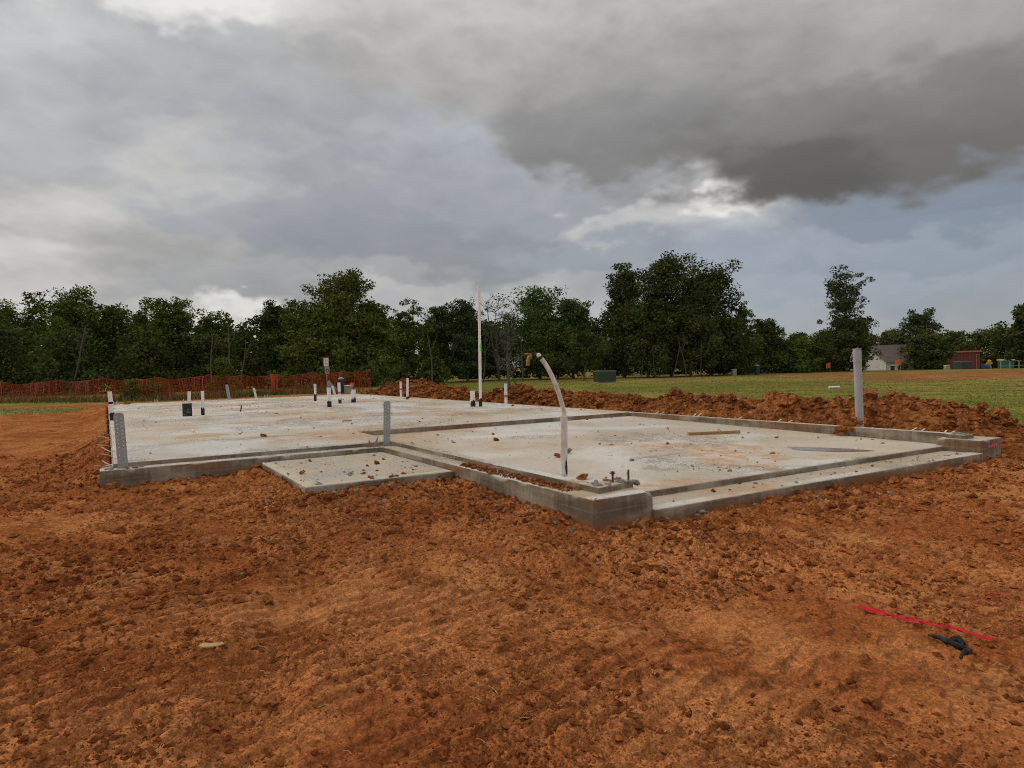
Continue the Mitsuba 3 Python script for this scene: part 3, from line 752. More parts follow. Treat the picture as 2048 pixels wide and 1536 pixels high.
# wooden stake lying on the garage floor
k = thing('wooden_stake', 'brown wooden stake lying on the garage floor', 'stake')
st = trimesh.creation.box((.84, .058, .042)); st = st.subdivide(); st.apply_transform(trimesh.transformations.rotation_matrix(math.radians(-22.7), [0, 0, 1])); st.apply_translation((8.06, 7.42, .204))
scene[k] = mikit.ply(st, 'pine_wood', False)
k = thing('timber_scrap', 'small tan timber chip on the main slab behind the porch', 'scrap')
st = trimesh.creation.box((.18, .04, .012)); st.apply_transform(trimesh.transformations.rotation_matrix(.25, [1, .3, 0])); st.apply_translation((4.1, 13.3, .32)); scene[k] = mikit.ply(st, 'pine_wood', False)

# ------------------------------------------------------------------ pipes that stand in the slab
prng = np.random.default_rng(5)


def stub_pipe(base, top, r, sleeve, label, pink=None, band=None, rag=.06, sleeve_r=.006, cap=False):
    k = thing('drain_pipe', label, 'pipe')
    base, top = np.array(base, float), np.array(top, float); ax = (top - base) / np.linalg.norm(top - base)
    obj('pipe', pipe_shell(base - ax * .1, top, r), 'white_pvc', k)
    if cap: obj('cap', tube([top - ax * .02, top + ax * .006], r + .004, 18), 'white_pvc', k)
    if sleeve: obj('sleeve', pipe_shell(base - ax * .02, base + ax * sleeve, r + sleeve_r, rag=rag, rng=prng), 'black_sleeve', k, False)
    if pink is not None: obj('paint_mark', tube([base + ax * pink, base + ax * (pink + .07)], r + .0015, 16, False), 'pink_paint', k)
    if band is not None: obj('band', tube([base + ax * band, base + ax * (band + .05)], r + .003, 16, False), 'black_sleeve', k)
    return k


stub_pipe((.10, 18.2, .3), (.06, 18.22, .97), .046, .19, 'white pipe with two black bands at the left edge of the slab', band=.38)
stub_pipe((1.72, 18.37, .3), (1.74, 18.35, .90), .037, .0, 'white pipe rising beside the black box form')
stub_pipe((2.04, 18.45, .3), (2.05, 18.46, .90), .037, .20, 'white pipe with a black foot right of the black box form')
stub_pipe((6.17, 23.58, .3), (6.18, 23.59, .89), .041, .26, 'slender white pipe left of the signpost, half wrapped in black')
stub_pipe((5.40, 19.14, .3), (5.40, 19.16, .85), .056, .20, 'thick white pipe with a black foot in front of the signpost')
stub_pipe((6.23, 20.9, .3), (6.22, 20.92, .95), .045, .17, 'white pipe with a pink mark in front of the dark utility post', pink=.30)
stub_pipe((6.73, 21.12, .3), (6.74, 21.12, .71), .068, .20, 'short wide white pipe right of the pink-marked one', rag=.12)
stub_pipe((9.28, 22.89, .3), (9.31, 22.89, 1.0), .045, 0, 'white pipe before the left end of the clay bank, on the slab edge')
stub_pipe((9.44, 23.9, .26), (9.44, 23.9, .86), .042, 0, 'white pipe with a faint pink mark standing in the clay bank', pink=.28)
stub_pipe((8.17, 15.68, .3), (8.17, 15.69, .70), .062, .17, 'short wide white capped pipe left of the tall pipe', rag=.12, cap=True)
k = stub_pipe((8.30, 15.51, .3), (8.37, 15.56, 3.42), .038, .22, 'very tall thin white pipe with a green mark', cap=True)
obj('green_mark', tube([(8.336, 15.535, 1.74), (8.340, 15.537, 1.91)], .0405, 16, False), 'green_paint', k)
obj('scuff_mark', tube([(8.333, 15.533, 1.60), (8.335, 15.534, 1.66)], .0392, 16, False), 'pale_foam', k)
stub_pipe((9.40, 16.08, .3), (9.41, 16.09, .85), .041, 0, 'white pipe with a bright pink mark at the slab edge right of the tall pipe', pink=.17)
# black plumbing box
k = thing('box_form', 'black plumbing box form on the main slab with grey mortar splashes', 'box form')
bxf = box(1.58, 1.78, 18.27, 18.45, .29, .61); bxf = bxf.subdivide().subdivide()
obj('box', bxf, 'black_sleeve', k, False)
obj('mortar_splash', scatter(CL1, np.column_stack([prng.uniform(1.60, 1.77, 16), np.full(16, 18.27), prng.uniform(.31, .47, 16)]), prng.uniform(.01, .035, 16), prng), 'rubble', k)
obj('wire_stub', tube([(1.62, 18.36, .6), (1.61, 18.36, .72)], .006, 6), 'pale_tie', k)


# galvanised hold-down straps
def strap(base, top, w, label, holes=True, m='galvanised'):
    k = thing('metal_strap', label, 'strap')
    base, top = np.array(base, float), np.array(top, float); H = np.linalg.norm(top - base); ax = (top - base) / H
    r = w * .28
    sh = sbox(-w / 2, -.08, w / 2, H).buffer(-r).buffer(r, quad_segs=6).union(sbox(-w / 2, -.08, w / 2, H * .5))
    if holes:
        hs = [shapely.geometry.Point(s * w * .24, z + (0 if s > 0 else .022)).buffer(.0050, quad_segs=3) for z in np.arange(.03, H - .03, .044) for s in (-1, 1)]
        sh = sh.difference(shapely.union_all(hs))
    m_ = trimesh.creation.extrude_polygon(sh, .0035, engine='earcut')
    v = np.array(m_.vertices); sx = np.array([1., 0, 0]); n_ = np.cross(sx, ax)
    m_.vertices = base + v[:, :1] * sx + v[:, 1:2] * ax + v[:, 2:] * n_
    scene[k] = mikit.ply(m_, m, False)
    return k


strap((.135, 9.0, .26), (.108, 9.03, .885), .105, 'tall perforated galvanised strap at the near left slab corner')
strap((3.32, 9.0, .25), (3.345, 9.0, .87), .100, 'perforated galvanised strap standing at the back corner of the porch')
strap((4.16, 28.75, .28), (4.08, 28.80, .89), .115, 'grey strap leaning at the far edge of the slab', False)
strap((5.18, 28.8, .28), (5.10, 28.85, .72), .085, 'short white strip leaning at the far edge of the slab', False, 'white_paint')
strap((8.40, 28.85, .28), (8.30, 28.9, .69), .10, 'bright white leaning strip at the far slab edge by the triangular board', False, 'white_paint')
strap((3.02, 19.1, .29), (3.06, 19.12, .47), .035, 'small dark metal tab on the main slab', False, 'rusty_steel')
# torn mortar fins beside the strap
k = thing('concrete_fin', 'two small torn mortar fins beside the porch corner strap', 'mortar fin')
fin = trimesh.creation.cone(.03, .16, sections=5); fin.apply_scale((1, .4, 1)); fin.apply_transform(trimesh.transformations.rotation_matrix(.35, [0, 1, 0])); fin.apply_translation((3.16, 9.02, .26))
fin2 = trimesh.creation.cone(.035, .10, sections=5); fin2.apply_scale((1, .4, 1)); fin2.apply_translation((3.07, 9.0, .26))
obj('fin', fin, 'rubble', k, False); obj('fin', fin2, 'rubble', k, False)

# water riser with hose bibb
k = thing('water_riser', 'pale curved water riser with a brass hose tap at its drooping tip', 'water pipe')
cp = np.array([(3.585, 5.085, .80), (3.59, 5.09, .86), (3.58, 5.10, .94), (3.553, 5.12, 1.06), (3.51, 5.15, 1.2), (3.472, 5.18, 1.3), (3.425, 5.21, 1.38), (3.398, 5.228, 1.418)])
tt = np.linspace(0, len(cp) - 1, 40); pts = np.column_stack([np.interp(tt, range(len(cp)), cp[:, i]) for i in range(3)])
for _ in range(6): pts[1:-1] = (pts[:-2] + 2 * pts[1:-1] + pts[2:]) / 4
rr = np.full(40, .0215); rr[-2] = .018; rr[-1] = .010
obj('curved_pipe', tube(pts, rr, 16), 'pale_foam', k)
obj('tape_band', tube(pts[33:36], .0228, 16, False), 'black_sleeve', k)
sl = pipe_shell((3.57, 5.09, .27), (3.585, 5.088, .845), .033, .008, 24, .03, prng)
obj('foam_sleeve', sl, 'pale_foam', k)
# torn black patch on the sleeve, turned to the right
ap = []
for i in range(14):
    z_ = .30 + i * .012; wdt = .55 * math.sin(min(1, (i + 2) / 12) * math.pi * .75) + .1 * prng.random()
    for a_ in np.linspace(-.35 - wdt, -.35 + wdt * .5, 6): ap.append((a_, z_))
angs = np.linspace(0, 1, 9)
rows = []
for i in range(15):
    z_ = .295 + i * .0125; half = .62 * math.sin(math.pi * (i + .4) / 15.5) + .06 * prng.random()
    ce = -1.30 + .02 * i
    a_ = ce + (angs - .5) * 2 * half
    rows.append(np.column_stack([3.571 + .0345 * np.cos(a_), 5.09 + .0345 * np.sin(a_), np.full(9, z_)]))
obj('torn_patch', trimesh.Trimesh(np.vstack(rows), grid_faces(15, 9), process=False), 'black_sleeve', k, True)
obj('nipple', tube([(3.398, 5.226, 1.412), (3.352, 5.252, 1.398)], .008, 10), 'black_sleeve', k)
tp = obj('hose_tap', tube([(3.356, 5.25, 1.399), (3.338, 5.262, 1.393), (3.329, 5.268, 1.374), (3.325, 5.271, 1.352), (3.324, 5.272, 1.325)], [.011, .019, .015, .020, .017], 12), 'brass', k)
obj('handle', cat([tube([(3.300, 5.27, 1.418), (3.345, 5.252, 1.412)], .0055, 8), tube([(3.325, 5.256, 1.414), (3.330, 5.262, 1.39)], .006, 8), trimesh.creation.icosphere(1, .009).apply_translation((3.300, 5.27, 1.416)), trimesh.creation.icosphere(1, .009).apply_translation((3.346, 5.252, 1.412))]), 'brass', tp)
obj('spout', pipe_shell((3.324, 5.272, 1.33), (3.323, 5.273, 1.310), .0185, .005, 14), 'brass', tp)

# grey conduit
k = thing('grey_conduit', 'thick grey plastic conduit standing behind the garage curb', 'conduit')
b0, t0 = np.array([9.58, 5.99, .02]), np.array([9.55, 6.01, 1.44])
obj('tube', pipe_shell(b0, t0, .056, .006, 28), 'conduit_plastic', k)
obj('coupling', pipe_shell(b0 + (t0 - b0) * .86, b0 + (t0 - b0) * .975, .060, .008, 28), 'conduit_plastic', k)
obj('cap', cat([tube([t0 - [0, 0, .012], t0 + [0, 0, .006]], .059, 28), tube([t0 + [-.03, 0, .004], t0 + [.03, 0, .012]], .008, 6)]), 'grey_paint', k)
obj('pull_string', tube([t0 + [-.858 * a_ - .03, .513 * a_ - .03, z_] for a_, z_ in ((.03, -.01), (.075, -.05), (.10, -.12), (.105, -.19), (.07, -.17), (.05, -.15))], .0035, 6), 'pale_tie', k)
# rebar stake
k = thing('rebar_stake', 'thin rusty rebar stake sticking out of the clay bank', 'stake')
scene[k] = mikit.ply(tube([(10.07, 7.62, .1), (10.1, 7.62, .78)], .008, 8), 'rusty_steel', 35)

# ------------------------------------------------------------------ clay bank behind the slab
RIDGE = np.array([(1.0, .06), (2.2, .10), (3.2, .18), (4.0, .30), (4.48, .26), (4.65, .29), (4.77, .34), (5, .46), (5.23, .58), (5.44, .63), (5.59, .69), (5.81, .66), (6.12, .63), (6.36, .69), (6.51, .80), (6.75, .72), (7.15, .67), (7.34, .62), (7.63, .57), (8.04, .56), (8.31, .63), (8.76, .63), (9.06, .53),
                  (9.43, .47), (9.69, .61), (9.95, .66), (10.15, .74), (10.34, .42), (10.73, .59), (11.26, .61), (11.58, .55), (11.91, .37), (12.52, .51), (13.08, .51), (13.67, .46), (14.39, .59), (15.2, .6), (16.03, .54), (16.54, .68), (16.95, .52), (17.78, .77), (18.86, .70), (19.53, .36), (21.32, .41),
                  (22.51, .60), (23.37, .53), (24.26, .77), (26.25, .82), (27.93, .79), (29.48, .58), (31.19, .22), (32.5, .06)])
ys = np.concatenate([np.arange(.6, 14, .035), np.arange(14, 33, .08)])
us = np.linspace(-1, 1, 64)
UU, YY = np.meshgrid(us, ys)
ridge = np.interp(ys, RIDGE[:, 0], RIDGE[:, 1])[:, None]
XX = 11.0 + 1.25 * UU + .25 * (N3(P3(YY, YY * 0, .35, 8)) - .5)
prof = np.clip(1 - np.abs(UU) ** 1.35, 0, 1)
lump = F3(np.stack([XX * 2.1, YY * 2.1, XX * 0 + 2], -1), 4, 5)
lump2 = np.abs(F3(np.stack([XX * 5.5, YY * 5.5, XX * 0], -1), 3, 9) - .5)
ZZ = (ridge * .92) * prof * (.55 + .62 * lump) + (.22 * lump2 + .10 * np.abs(F3(np.stack([XX * 9, YY * 9, XX * 0 + 3], -1), 2, 19) - .5) + .06 * N3(np.stack([XX * 15, YY * 15, XX * 0], -1))) * sm(0, .3, prof) * np.clip(ridge * 2.4, .25, 1.2) - .06 * (1 - sm(0, .12, prof))
BANK = thing('clay_bank', 'long bank of dug orange clay clods heaped along the right side of the slab', 'clay bank')
obj('heap', trimesh.Trimesh(np.column_stack([XX.ravel(), YY.ravel(), ZZ.ravel() - .02]), grid_faces(*UU.shape)[:, ::-1], process=False), 'bank_clay', BANK, False)


def bank_z(x, y):
    j = np.clip(np.searchsorted(ys, y), 0, len(ys) - 1); i = np.clip(((x - 11.0) / 1.25 + 1) / 2 * 63, 0, 63).astype(int)
    return ZZ[j, i]


brng = np.random.default_rng(21)
BANK_PLY = [mikit.ply(m, 'bank_clay', False) for m in CL2]
n = 300
yb = 1.5 + 13 * brng.random(n) ** 1.3; xb = 11 + brng.normal(0, .55, n).clip(-1.3, 1.2); sb = np.clip(.062 * brng.random(n) ** -.45, 0, .20) * np.clip(np.interp(yb, RIDGE[:, 0], RIDGE[:, 1]) * 2, .35, 1)
for i in range(n):
    obj('clod', put_ply(BANK_PLY[i % 8], xb[i], yb[i], bank_z(xb[i:i + 1], yb[i:i + 1])[0] + sb[i] * .2, sb[i], brng.uniform(0, 360), brng.uniform(-40, 40)), None, BANK)
n = 5600
yb = 1.2 + 31 * brng.random(n) ** 1.15; xb = 11 + brng.normal(-.15, .62, n).clip(-1.35, 1.5); hb = np.interp(yb, RIDGE[:, 0], RIDGE[:, 1])
sb = np.clip(.024 * brng.random(n) ** -.45, 0, .10) * np.clip(hb * 2, .3, 1) * np.clip(yb / 12, .8, 1.7)
zb_ = bank_z(xb, yb) + sb * .2; bigb = sb > .045
obj('small_clods', cat([scatter(CL1, np.column_stack([xb, yb, zb_])[bigb], sb[bigb], brng), scatter(CL0, np.column_stack([xb, yb, zb_])[~bigb], sb[~bigb], brng)]), 'bank_clay', BANK, False)
labels[BANK + '__small_clods'] = {'kind': 'stuff'}

# ------------------------------------------------------------------ litter in the foreground
k = thing('tape_ribbon', 'crumpled red barrier tape with dark letters lying on the clay', 'tape')
n = 60; t_ = np.linspace(0, 1, n)
cx_ = np.interp(t_, [0, .5, 1], [3.23, 3.265, 3.32]); cy_ = np.interp(t_, [0, .5, 1], [2.04, 1.75, 1.47])
zc = gz(cx_, cy_); zs = np.polyfit(t_, zc, 3); zc = np.maximum(np.polyval(zs, t_) + .024, np.convolve(np.pad(zc, 6, 'edge'), np.ones(13) / 13, 'valid') + .022)
wv = 9
sv = np.linspace(-1, 1, wv)
tw = .9 * np.sin(t_ * 5.2 + .4)
rows = []
for i in range(n):
    w_ = .0092 * (1 + .25 * math.sin(t_[i] * 17))
    fold = .004 * np.sin(sv * 4 + t_[i] * 23) + .002 * np.sin(sv * 3 + t_[i] * 71)
    ca, sa = math.cos(.5 + .3 * tw[i]), math.sin(.5 + .3 * tw[i])
    rows.append(np.column_stack([cx_[i] + sv * w_ * ca, cy_[i] + sv * w_ * ca * .12, zc[i] + sv * w_ * sa + fold]))
tm = trimesh.Trimesh(np.vstack(rows), grid_faces(n, wv), process=False)
obj('ribbon', tm, 'red_tape', k, True)
R_ = np.array(rows)
for word, i0 in (('CIAL', 36), ('S', 22), ('P', 25), ('E', 28)):
    m_ = meshkit.text_mesh(word, 1.0, .02, True); v = np.array(m_.vertices)
    wid = v[:, 0].max(); L = .024 * wid
    f_ = i0 + v[:, 0] / wid * (L / (.60 / n)); i_ = np.clip(f_.astype(int), 0, n - 2); fr = (f_ - i_)[:, None]
    s_ = np.clip((1 - v[:, 1]) * .62 - .35, -1, 1); j_ = np.clip(((s_ + 1) / 2 * (wv - 1)), 0, wv - 1.001); jj = j_.astype(int); jf = (j_ - jj)[:, None]
    pt = (R_[i_, jj] * (1 - jf) + R_[i_, jj + 1] * jf) * (1 - fr) + (R_[i_ + 1, jj] * (1 - jf) + R_[i_ + 1, jj + 1] * jf) * fr
    nn = np.array([-.45, -.25, .85])
    obj('lettering', trimesh.Trimesh(pt + nn * (.0045 + v[:, 2:] * .02), m_.faces, process=False), 'tape_ink', k, False)
k = thing('tape_scrap', 'tiny pink scrap of tape on the clay at the right edge', 'tape')
sc = []
for j in range(3):
    p_ = np.array([3.96 + j * .016, 1.80 - j * .035, 0]); q_ = p_ + [.012, -.04, 0]
    sc.append(strip_mesh((*p_[:2], gz(*p_[:2]) + .012), (*q_[:2], gz(*q_[:2]) + .018), .012, .002, .006))
scene[k] = mikit.ply(cat(sc), 'red_tape', False)
k = thing('plastic_scrap', 'torn scrap of crumpled black plastic below the red tape', 'plastic scrap')


def crumple(pts, w, seed):
    m_ = tube(pts, w, 14); v = np.array(m_.vertices); v = np.vstack([v]); m_ = trimesh.Trimesh(v, m_.faces, process=False).subdivide().subdivide()
    v = np.array(m_.vertices); q = v * 60
    v += .011 * (np.stack([F3(q, 3, seed), F3(q + 5, 3, seed + 1), F3(q + 9, 3, seed + 2)], -1) - .5)
    m_.vertices = v; return m_


gl = lambda x, y, d=.012: (x, y, float(gz(x, y)) + d)
obj('flap', crumple([gl(3.155, 1.66, .01), gl(3.15, 1.615, .018), gl(3.14, 1.57, .018), gl(3.145, 1.53, .022), gl(3.17, 1.49, .02)], [.005, .011, .014, .016, .006], 1), 'black_plastic', k, False)
obj('flap', crumple([gl(3.165, 1.49, .02), gl(3.12, 1.485, .016), gl(3.08, 1.47, .014), gl(3.045, 1.475, .01)], [.007, .013, .012, .006], 4), 'black_plastic', k, False)
obj('flap', crumple([gl(3.225, 1.60, .01), gl(3.215, 1.565, .022), gl(3.205, 1.535, .012)], [.010, .018, .012], 7), 'black_plastic', k, False)

k = thing('bark_chip', 'pale yellowish flake lying on the clay in the left foreground', 'chip')
cx0, cy0 = .37, 3.37
out = np.array([(-.055, -.01), (-.03, .018), (.01, .012), (.05, .024), (.06, .008), (.03, -.012), (-.01, -.022), (-.04, -.024)])
cm = trimesh.creation.extrude_polygon(Polygon(out), .006, engine='earcut'); cm.apply_transform(trimesh.transformations.rotation_matrix(.25, [.6, 1, 0])); cm.apply_translation((cx0, cy0, float(gz(cx0, cy0)) + .014))
plain('dry_flake', (.52, .36, .16), .85)
scene[k] = mikit.ply(cm, 'dry_flake', False)
# bits of straw and twigs
tw_ = []
x, y, r = polar(260, 2.1, 9)
ok = sdf(x, y) > .1
for a_, b_ in zip(x[ok], y[ok]):
    th = rng.uniform(0, 6.28); L = rng.uniform(.02, .07); z_ = float(gz(a_, b_)) + .008
    tw_.append(tube([(a_, b_, z_), (a_ + L * .5 * math.cos(th), b_ + L * .5 * math.sin(th), z_ + .006), (a_ + L * math.cos(th + .2), b_ + L * math.sin(th + .2), z_ + .012 * rng.random())], .0013, 4, False))
k = obj('straw_bits', cat(tw_), 'dry_flake', None, False); tag(k, 'thin bits of straw and twig scattered on the clay', 'straw', kind='stuff')

# ------------------------------------------------------------------ orange safety fence
FPTS = np.array([(-14, 51), (-9.5, 50), (-5.3, 48.6), (-2.5, 46.2), (-.2, 42.7), (2.2, 40.9), (4.7, 39.8), (6.6, 41.0), (8.9, 43.2), (10.4, 40.8), (12.0, 39.4), (13.7, 39.5)])
frng = np.random.default_rng(8)
FEN = thing('safety_fence', 'sagging orange plastic mesh safety fence in front of the trees', 'fence')


def net_panel(a, b, ha, hb, dens=1.0, lean=0.):
    L = np.linalg.norm(b - a); d = (b - a) / L; nrm = np.array([-d[1], d[0]])
    def at(s, v):                                             # s metres along, v 0..1 up
        u = s / L; H = ha + (hb - ha) * u - .16 * np.sin(np.pi * u) + .03 * np.sin(u * 9 + ha * 7)
        bul = .10 * np.sin(s * 2.1 + ha * 5) * np.sin(np.pi * v) + lean * v
        x, y = a[0] + d[0] * s + nrm[0] * bul + .05 * v * np.sin(s * 3), a[1] + d[1] * s + nrm[1] * bul
        z0 = ground_h(x, y) + .02
        return np.stack([x, y, z0 + v * H], -1)
    V, Fc, o = [], [], 0
    s = 0.
    vv = np.linspace(0, 1, 7)
    while s < L:                                              # upright strips, bunched here and there
        w = frng.uniform(.007, .020) if frng.random() < .8 else frng.uniform(.03, .055)
        w *= dens
        sh = .06 * np.sin(vv * 3 + s)
        l_, r_ = at(np.clip(s + sh, 0, L), vv), at(np.clip(s + w + sh, 0, L), vv)
        V += [l_, r_]; k = np.arange(6)
        Fc += [np.stack([o + k, o + 7 + k, o + 8 + k], 1), np.stack([o + k, o + 8 + k, o + 1 + k], 1)]; o += 14
        s += w + frng.uniform(.035, .085) / dens
    n = max(4, int(L / .18)); ss = np.linspace(0, L, n)
    for v in np.linspace(.0, 1, 15):
        t = .008 if v < .98 else .025
        l_, r_ = at(ss, v - t / 2), at(ss, v + t / 2)
        V += [l_, r_]; k = np.arange(n - 1)
        Fc += [np.stack([o + k, o + k + 1, o + n + k + 1], 1), np.stack([o + k, o + n + k + 1, o + n + k], 1)]; o += 2 * n
    return trimesh.Trimesh(np.vstack(V), np.vstack(Fc), process=False)


hts = [1.15, 1.12, 1.14, 1.2, 1.28, 1.22, 1.28, 1.25, 1.2, 1.25, 1.28, 1.3]
for i in range(len(FPTS) - 1):
    hb = hts[i + 1] if i != len(FPTS) - 2 else 1.36
    obj('net_panel', net_panel(FPTS[i], FPTS[i + 1], hts[i], hb, 1.25 if i in (1, 2, 5, 9) else .95), 'orange_net', FEN, False)
for i, (a, b) in enumerate(FPTS):
    obj('post', tube([(a, b, -.1), (a + frng.uniform(-.05, .05), b, hts[i] + .08)], .022, 6), 'dark_post', FEN)
obj('bunched_net', net_panel(np.array([8.62, 43.3]), np.array([8.98, 43.1]), 1.3, 1.15, 2.6), 'bright_orange', FEN, False)
labels[FEN + '__bunched_net'] = {'label': 'bright bunched end of the netting'}

# ------------------------------------------------------------------ utility things by the fence
k = thing('lot_sign', 'narrow post with a white lot sign above a grey emblem panel', 'sign')
gx, gy = 10.58, 37.8
rt = np.array([.858, -.513]); fw = np.array([.513, .858])


def facing(m, x, y, z, yaw=0.):
    """local x to the right of the view, local y away, at a point"""
    c, s = math.cos(yaw), math.sin(yaw); r = rt * c + fw * s; f = fw * c - rt * s
    M = np.eye(4); M[:2, 0] = r; M[:2, 1] = f; M[:3, 3] = (x, y, z)
    m = m.copy(); m.apply_transform(M); return m


obj('post', tube([(gx, gy, -.1), (gx - .02, gy, 2.0)], .022, 8), 'steel_post', k)
up_ = obj('upper_panel', facing(box(-.135, .135, -.012, .0, 0, .47), gx - .03, gy - .03, 1.60), 'white_paint', k, False)
obj('lower_panel', facing(box(-.125, .125, -.012, .0, 0, .37), gx + .01, gy - .03, 1.20), 'grey_paint', k, False)
def ink(word, h, x, z):
    t = meshkit.text_mesh(word, h, .003, True); t.vertices = np.column_stack([t.vertices[:, 0] - t.vertices[:, 0].max() / 2, -.014 - t.vertices[:, 2] * 1., t.vertices[:, 1]])
    t.faces = t.faces[:, ::-1]; return facing(t, gx - .03 + x, gy - .03, z)
obj('lettering', ink('20', .085, 0, 1.90), 'grey_paint', up_, False)
obj('lettering', ink('962', .075, 0, 1.70), 'dark_ink', up_, False)
em = trimesh.creation.annulus(.055, .10, .004, sections=24); em.apply_transform(trimesh.transformations.rotation_matrix(math.pi / 2, [1, 0, 0])); obj('emblem', facing(em, gx + .01, gy - .045, 1.36), 'dark_ink', k, False)
k = thing('utility_post', 'round dark blue utility marker post with a grey domed cap by the orange fence', 'utility post')
obj('body', tube([(11.57, 38.47, -.05), (11.57, 38.47, .86)], .155, 20), 'dark_blue_plastic', k)
obj('cap', tube([(11.57, 38.47, .85), (11.57, 38.47, .90), (11.57, 38.47, .94), (11.57, 38.47, .965)], [.165, .16, .12, .03], 20), 'grey_paint', k)


def pedestal(x, y, w, h, label):
    k = thing('utility_pedestal', label, 'utility box')
    obj('body', facing(trimesh.creation.extrude_polygon(Polygon([(-w / 2, 0), (w / 2, 0), (w * .42, h), (-w * .42, h)]).buffer(-.03).buffer(.03), w * .8, engine='earcut').apply_transform(trimesh.transformations.rotation_matrix(math.pi / 2, [1, 0, 0])), x, y, float(ground_h(x, y))), 'pale_green_plastic', k, False)
    obj('lid', facing(box(-w * .46, w * .46, -w * .85, .04, h, h + .05), x, y, float(ground_h(x, y))), 'white_paint', k, False)


pedestal(12.05, 38.6, .45, .42, 'pale green utility box with a white lid by the orange fence')
pedestal(50.1, 43.65, .42, .50, 'small pale utility box on the grass edge left of the blue post')
pedestal(80.0, 40.0, .5, .55, 'small white utility box on the grass in front of the red shed')
k = thing('triangular_board', 'grey triangular board leaning beside the signpost', 'board')
obj('board', facing(trimesh.creation.extrude_polygon(Polygon([(-.35, 0), (.45, 0), (.42, .08), (-.22, .80), (-.35, .72)]), .02, engine='earcut').apply_transform(trimesh.transformations.rotation_matrix(math.pi / 2, [1, 0, 0])), 11.3, 39.2, 0), 'grey_paint', k, False)
k = thing('barrier_board', 'small orange board standing among the utility boxes at the fence', 'board')
obj('board', facing(box(-.11, .11, 0, .02, 0, .62), 12.32, 38.9, 0), 'bright_orange', k, False)
k = thing('utility_post', 'dark blue utility marker post at the far edge of the grass', 'utility post')
obj('body', tube([(51.65, 42.26, -.05), (51.65, 42.26, .86)], .22, 18), 'dark_blue_plastic', k)
obj('cap', tube([(51.65, 42.26, .86), (51.65, 42.26, .92), (51.65, 42.26, .95)], [.23, .21, .05], 18), 'grey_paint', k)


def transformer(x, y, w, d, h, yaw, label):
    k = thing('transformer_box', label, 'transformer'); z = float(ground_h(x, y))
    obj('cabinet', facing(box(-w / 2, w / 2, 0, d, 0, h * .93), x, y, z, yaw), 'dark_green_metal', k, False)
    obj('lid', facing(box(-w / 2 - .02, w / 2 + .02, -.02, d + .02, h * .93 + .002, h), x, y, z, yaw), 'green_metal_lid', k, False)
    obj('pad', facing(box(-w / 2 - .12, w / 2 + .12, -.12, d + .12, -.1, .06), x, y, z, yaw), 'concrete', k, False)
    obj('door_seam', facing(box(-.008, .008, -.006, .0, .05, h * .9), x, y, z, yaw), 'dark_ink', k, False)
    obj('warning_label', facing(box(-.06, .06, -.006, .0, h * .76, h * .84), x + .15, y, z, yaw), 'white_paint', k, False)


transformer(31.4, 38.95, 1.35, 1.1, .88, .25, 'green transformer box on the lawn before the dark grove')
transformer(95.2, 45.0, 1.7, 1.3, 1.35, .25, 'dark green transformer box in front of the red shed')


def flag(x, y, h, fw_, fh, label, side):
    k = thing('survey_flag', label, 'flag'); z = float(ground_h(x, y))
    obj('stake', tube([(x, y, z - .1), (x, y, z + h)], .022, 5), 'pine_wood', k)
    uu = np.linspace(0, 1, 6); V = []
    for v in (0, 1):
        V.append(np.column_stack([side * uu * fw_, .05 * np.sin(uu * 5), h - fh * (1 - v) - .12 * uu]))
    obj('flag', facing(trimesh.Trimesh(np.vstack(V), grid_faces(2, 6), process=False), x, y, z), 'bright_orange', k, True)


flag(62.6, 42.25, .95, .45, .5, 'orange survey flag hanging on a stake left of the grey conduit top', -1)
flag(64.9, 36.5, 1.15, .55, .42, 'orange survey flag on a tall stake before the white house', -1)
k = thing('pvc_offcut', 'short white pipe offcut lying in the grass behind the clay bank', 'pipe')
scene[k] = mikit.ply(tube([(27.3, 18.5, .06), (27.72, 18.28, .06)], .055, 12), 'white_pvc', 35)

# ------------------------------------------------------------------ houses and far things
def wall_quad(pts): return trimesh.Trimesh(np.array(pts, float), [[0, 1, 2], [0, 2, 3]], process=False)


H1 = thing('white_house', 'white sided house with a grey brown shingle roof half hidden by trees', 'house')
bx0 = np.array([113.4, 66.2]); yaw = math.radians(14)
a_ = rt * math.cos(yaw) + fw * math.sin(yaw); b_ = fw * math.cos(yaw) - rt * math.sin(yaw)
def hp(u, v, z): q = bx0 + a_ * u + b_ * v; return (q[0], q[1], z)
Z0, ZE, ZR, W, D = -2.0, .70, 3.45, 11.5, 9.0
M = np.eye(4); M[:2, 0] = a_; M[:2, 1] = b_; M[:2, 3] = bx0
prism = trimesh.creation.extrude_polygon(Polygon([(0, Z0), (D, Z0), (D, ZE), (D / 2, ZR - .12), (0, ZE)]), W, engine='earcut')
v = np.array(prism.vertices); prism.vertices = np.column_stack([v[:, 2], v[:, 0], v[:, 1]]); prism.apply_transform(M); prism.fix_normals()
obj('wall', prism, 'siding', H1, False)
sl = (ZR - ZE) / (D / 2)
rp = []
for s in (0, 1):
    prof = Polygon([(-.5, ZE - .5 * sl + .02), (D / 2, ZR), (D / 2, ZR + .12), (-.5, ZE - .5 * sl + .14)])
    m_ = trimesh.creation.extrude_polygon(prof, W + .8, engine='earcut'); v = np.array(m_.vertices)
    y_ = v[:, 0] if s == 0 else D - v[:, 0]
    m_.vertices = np.column_stack([v[:, 2] - .4, y_, v[:, 1]]); m_.apply_transform(M); m_.fix_normals(); rp.append(m_)
obj('roof', cat(rp), 'shingles', H1, False)
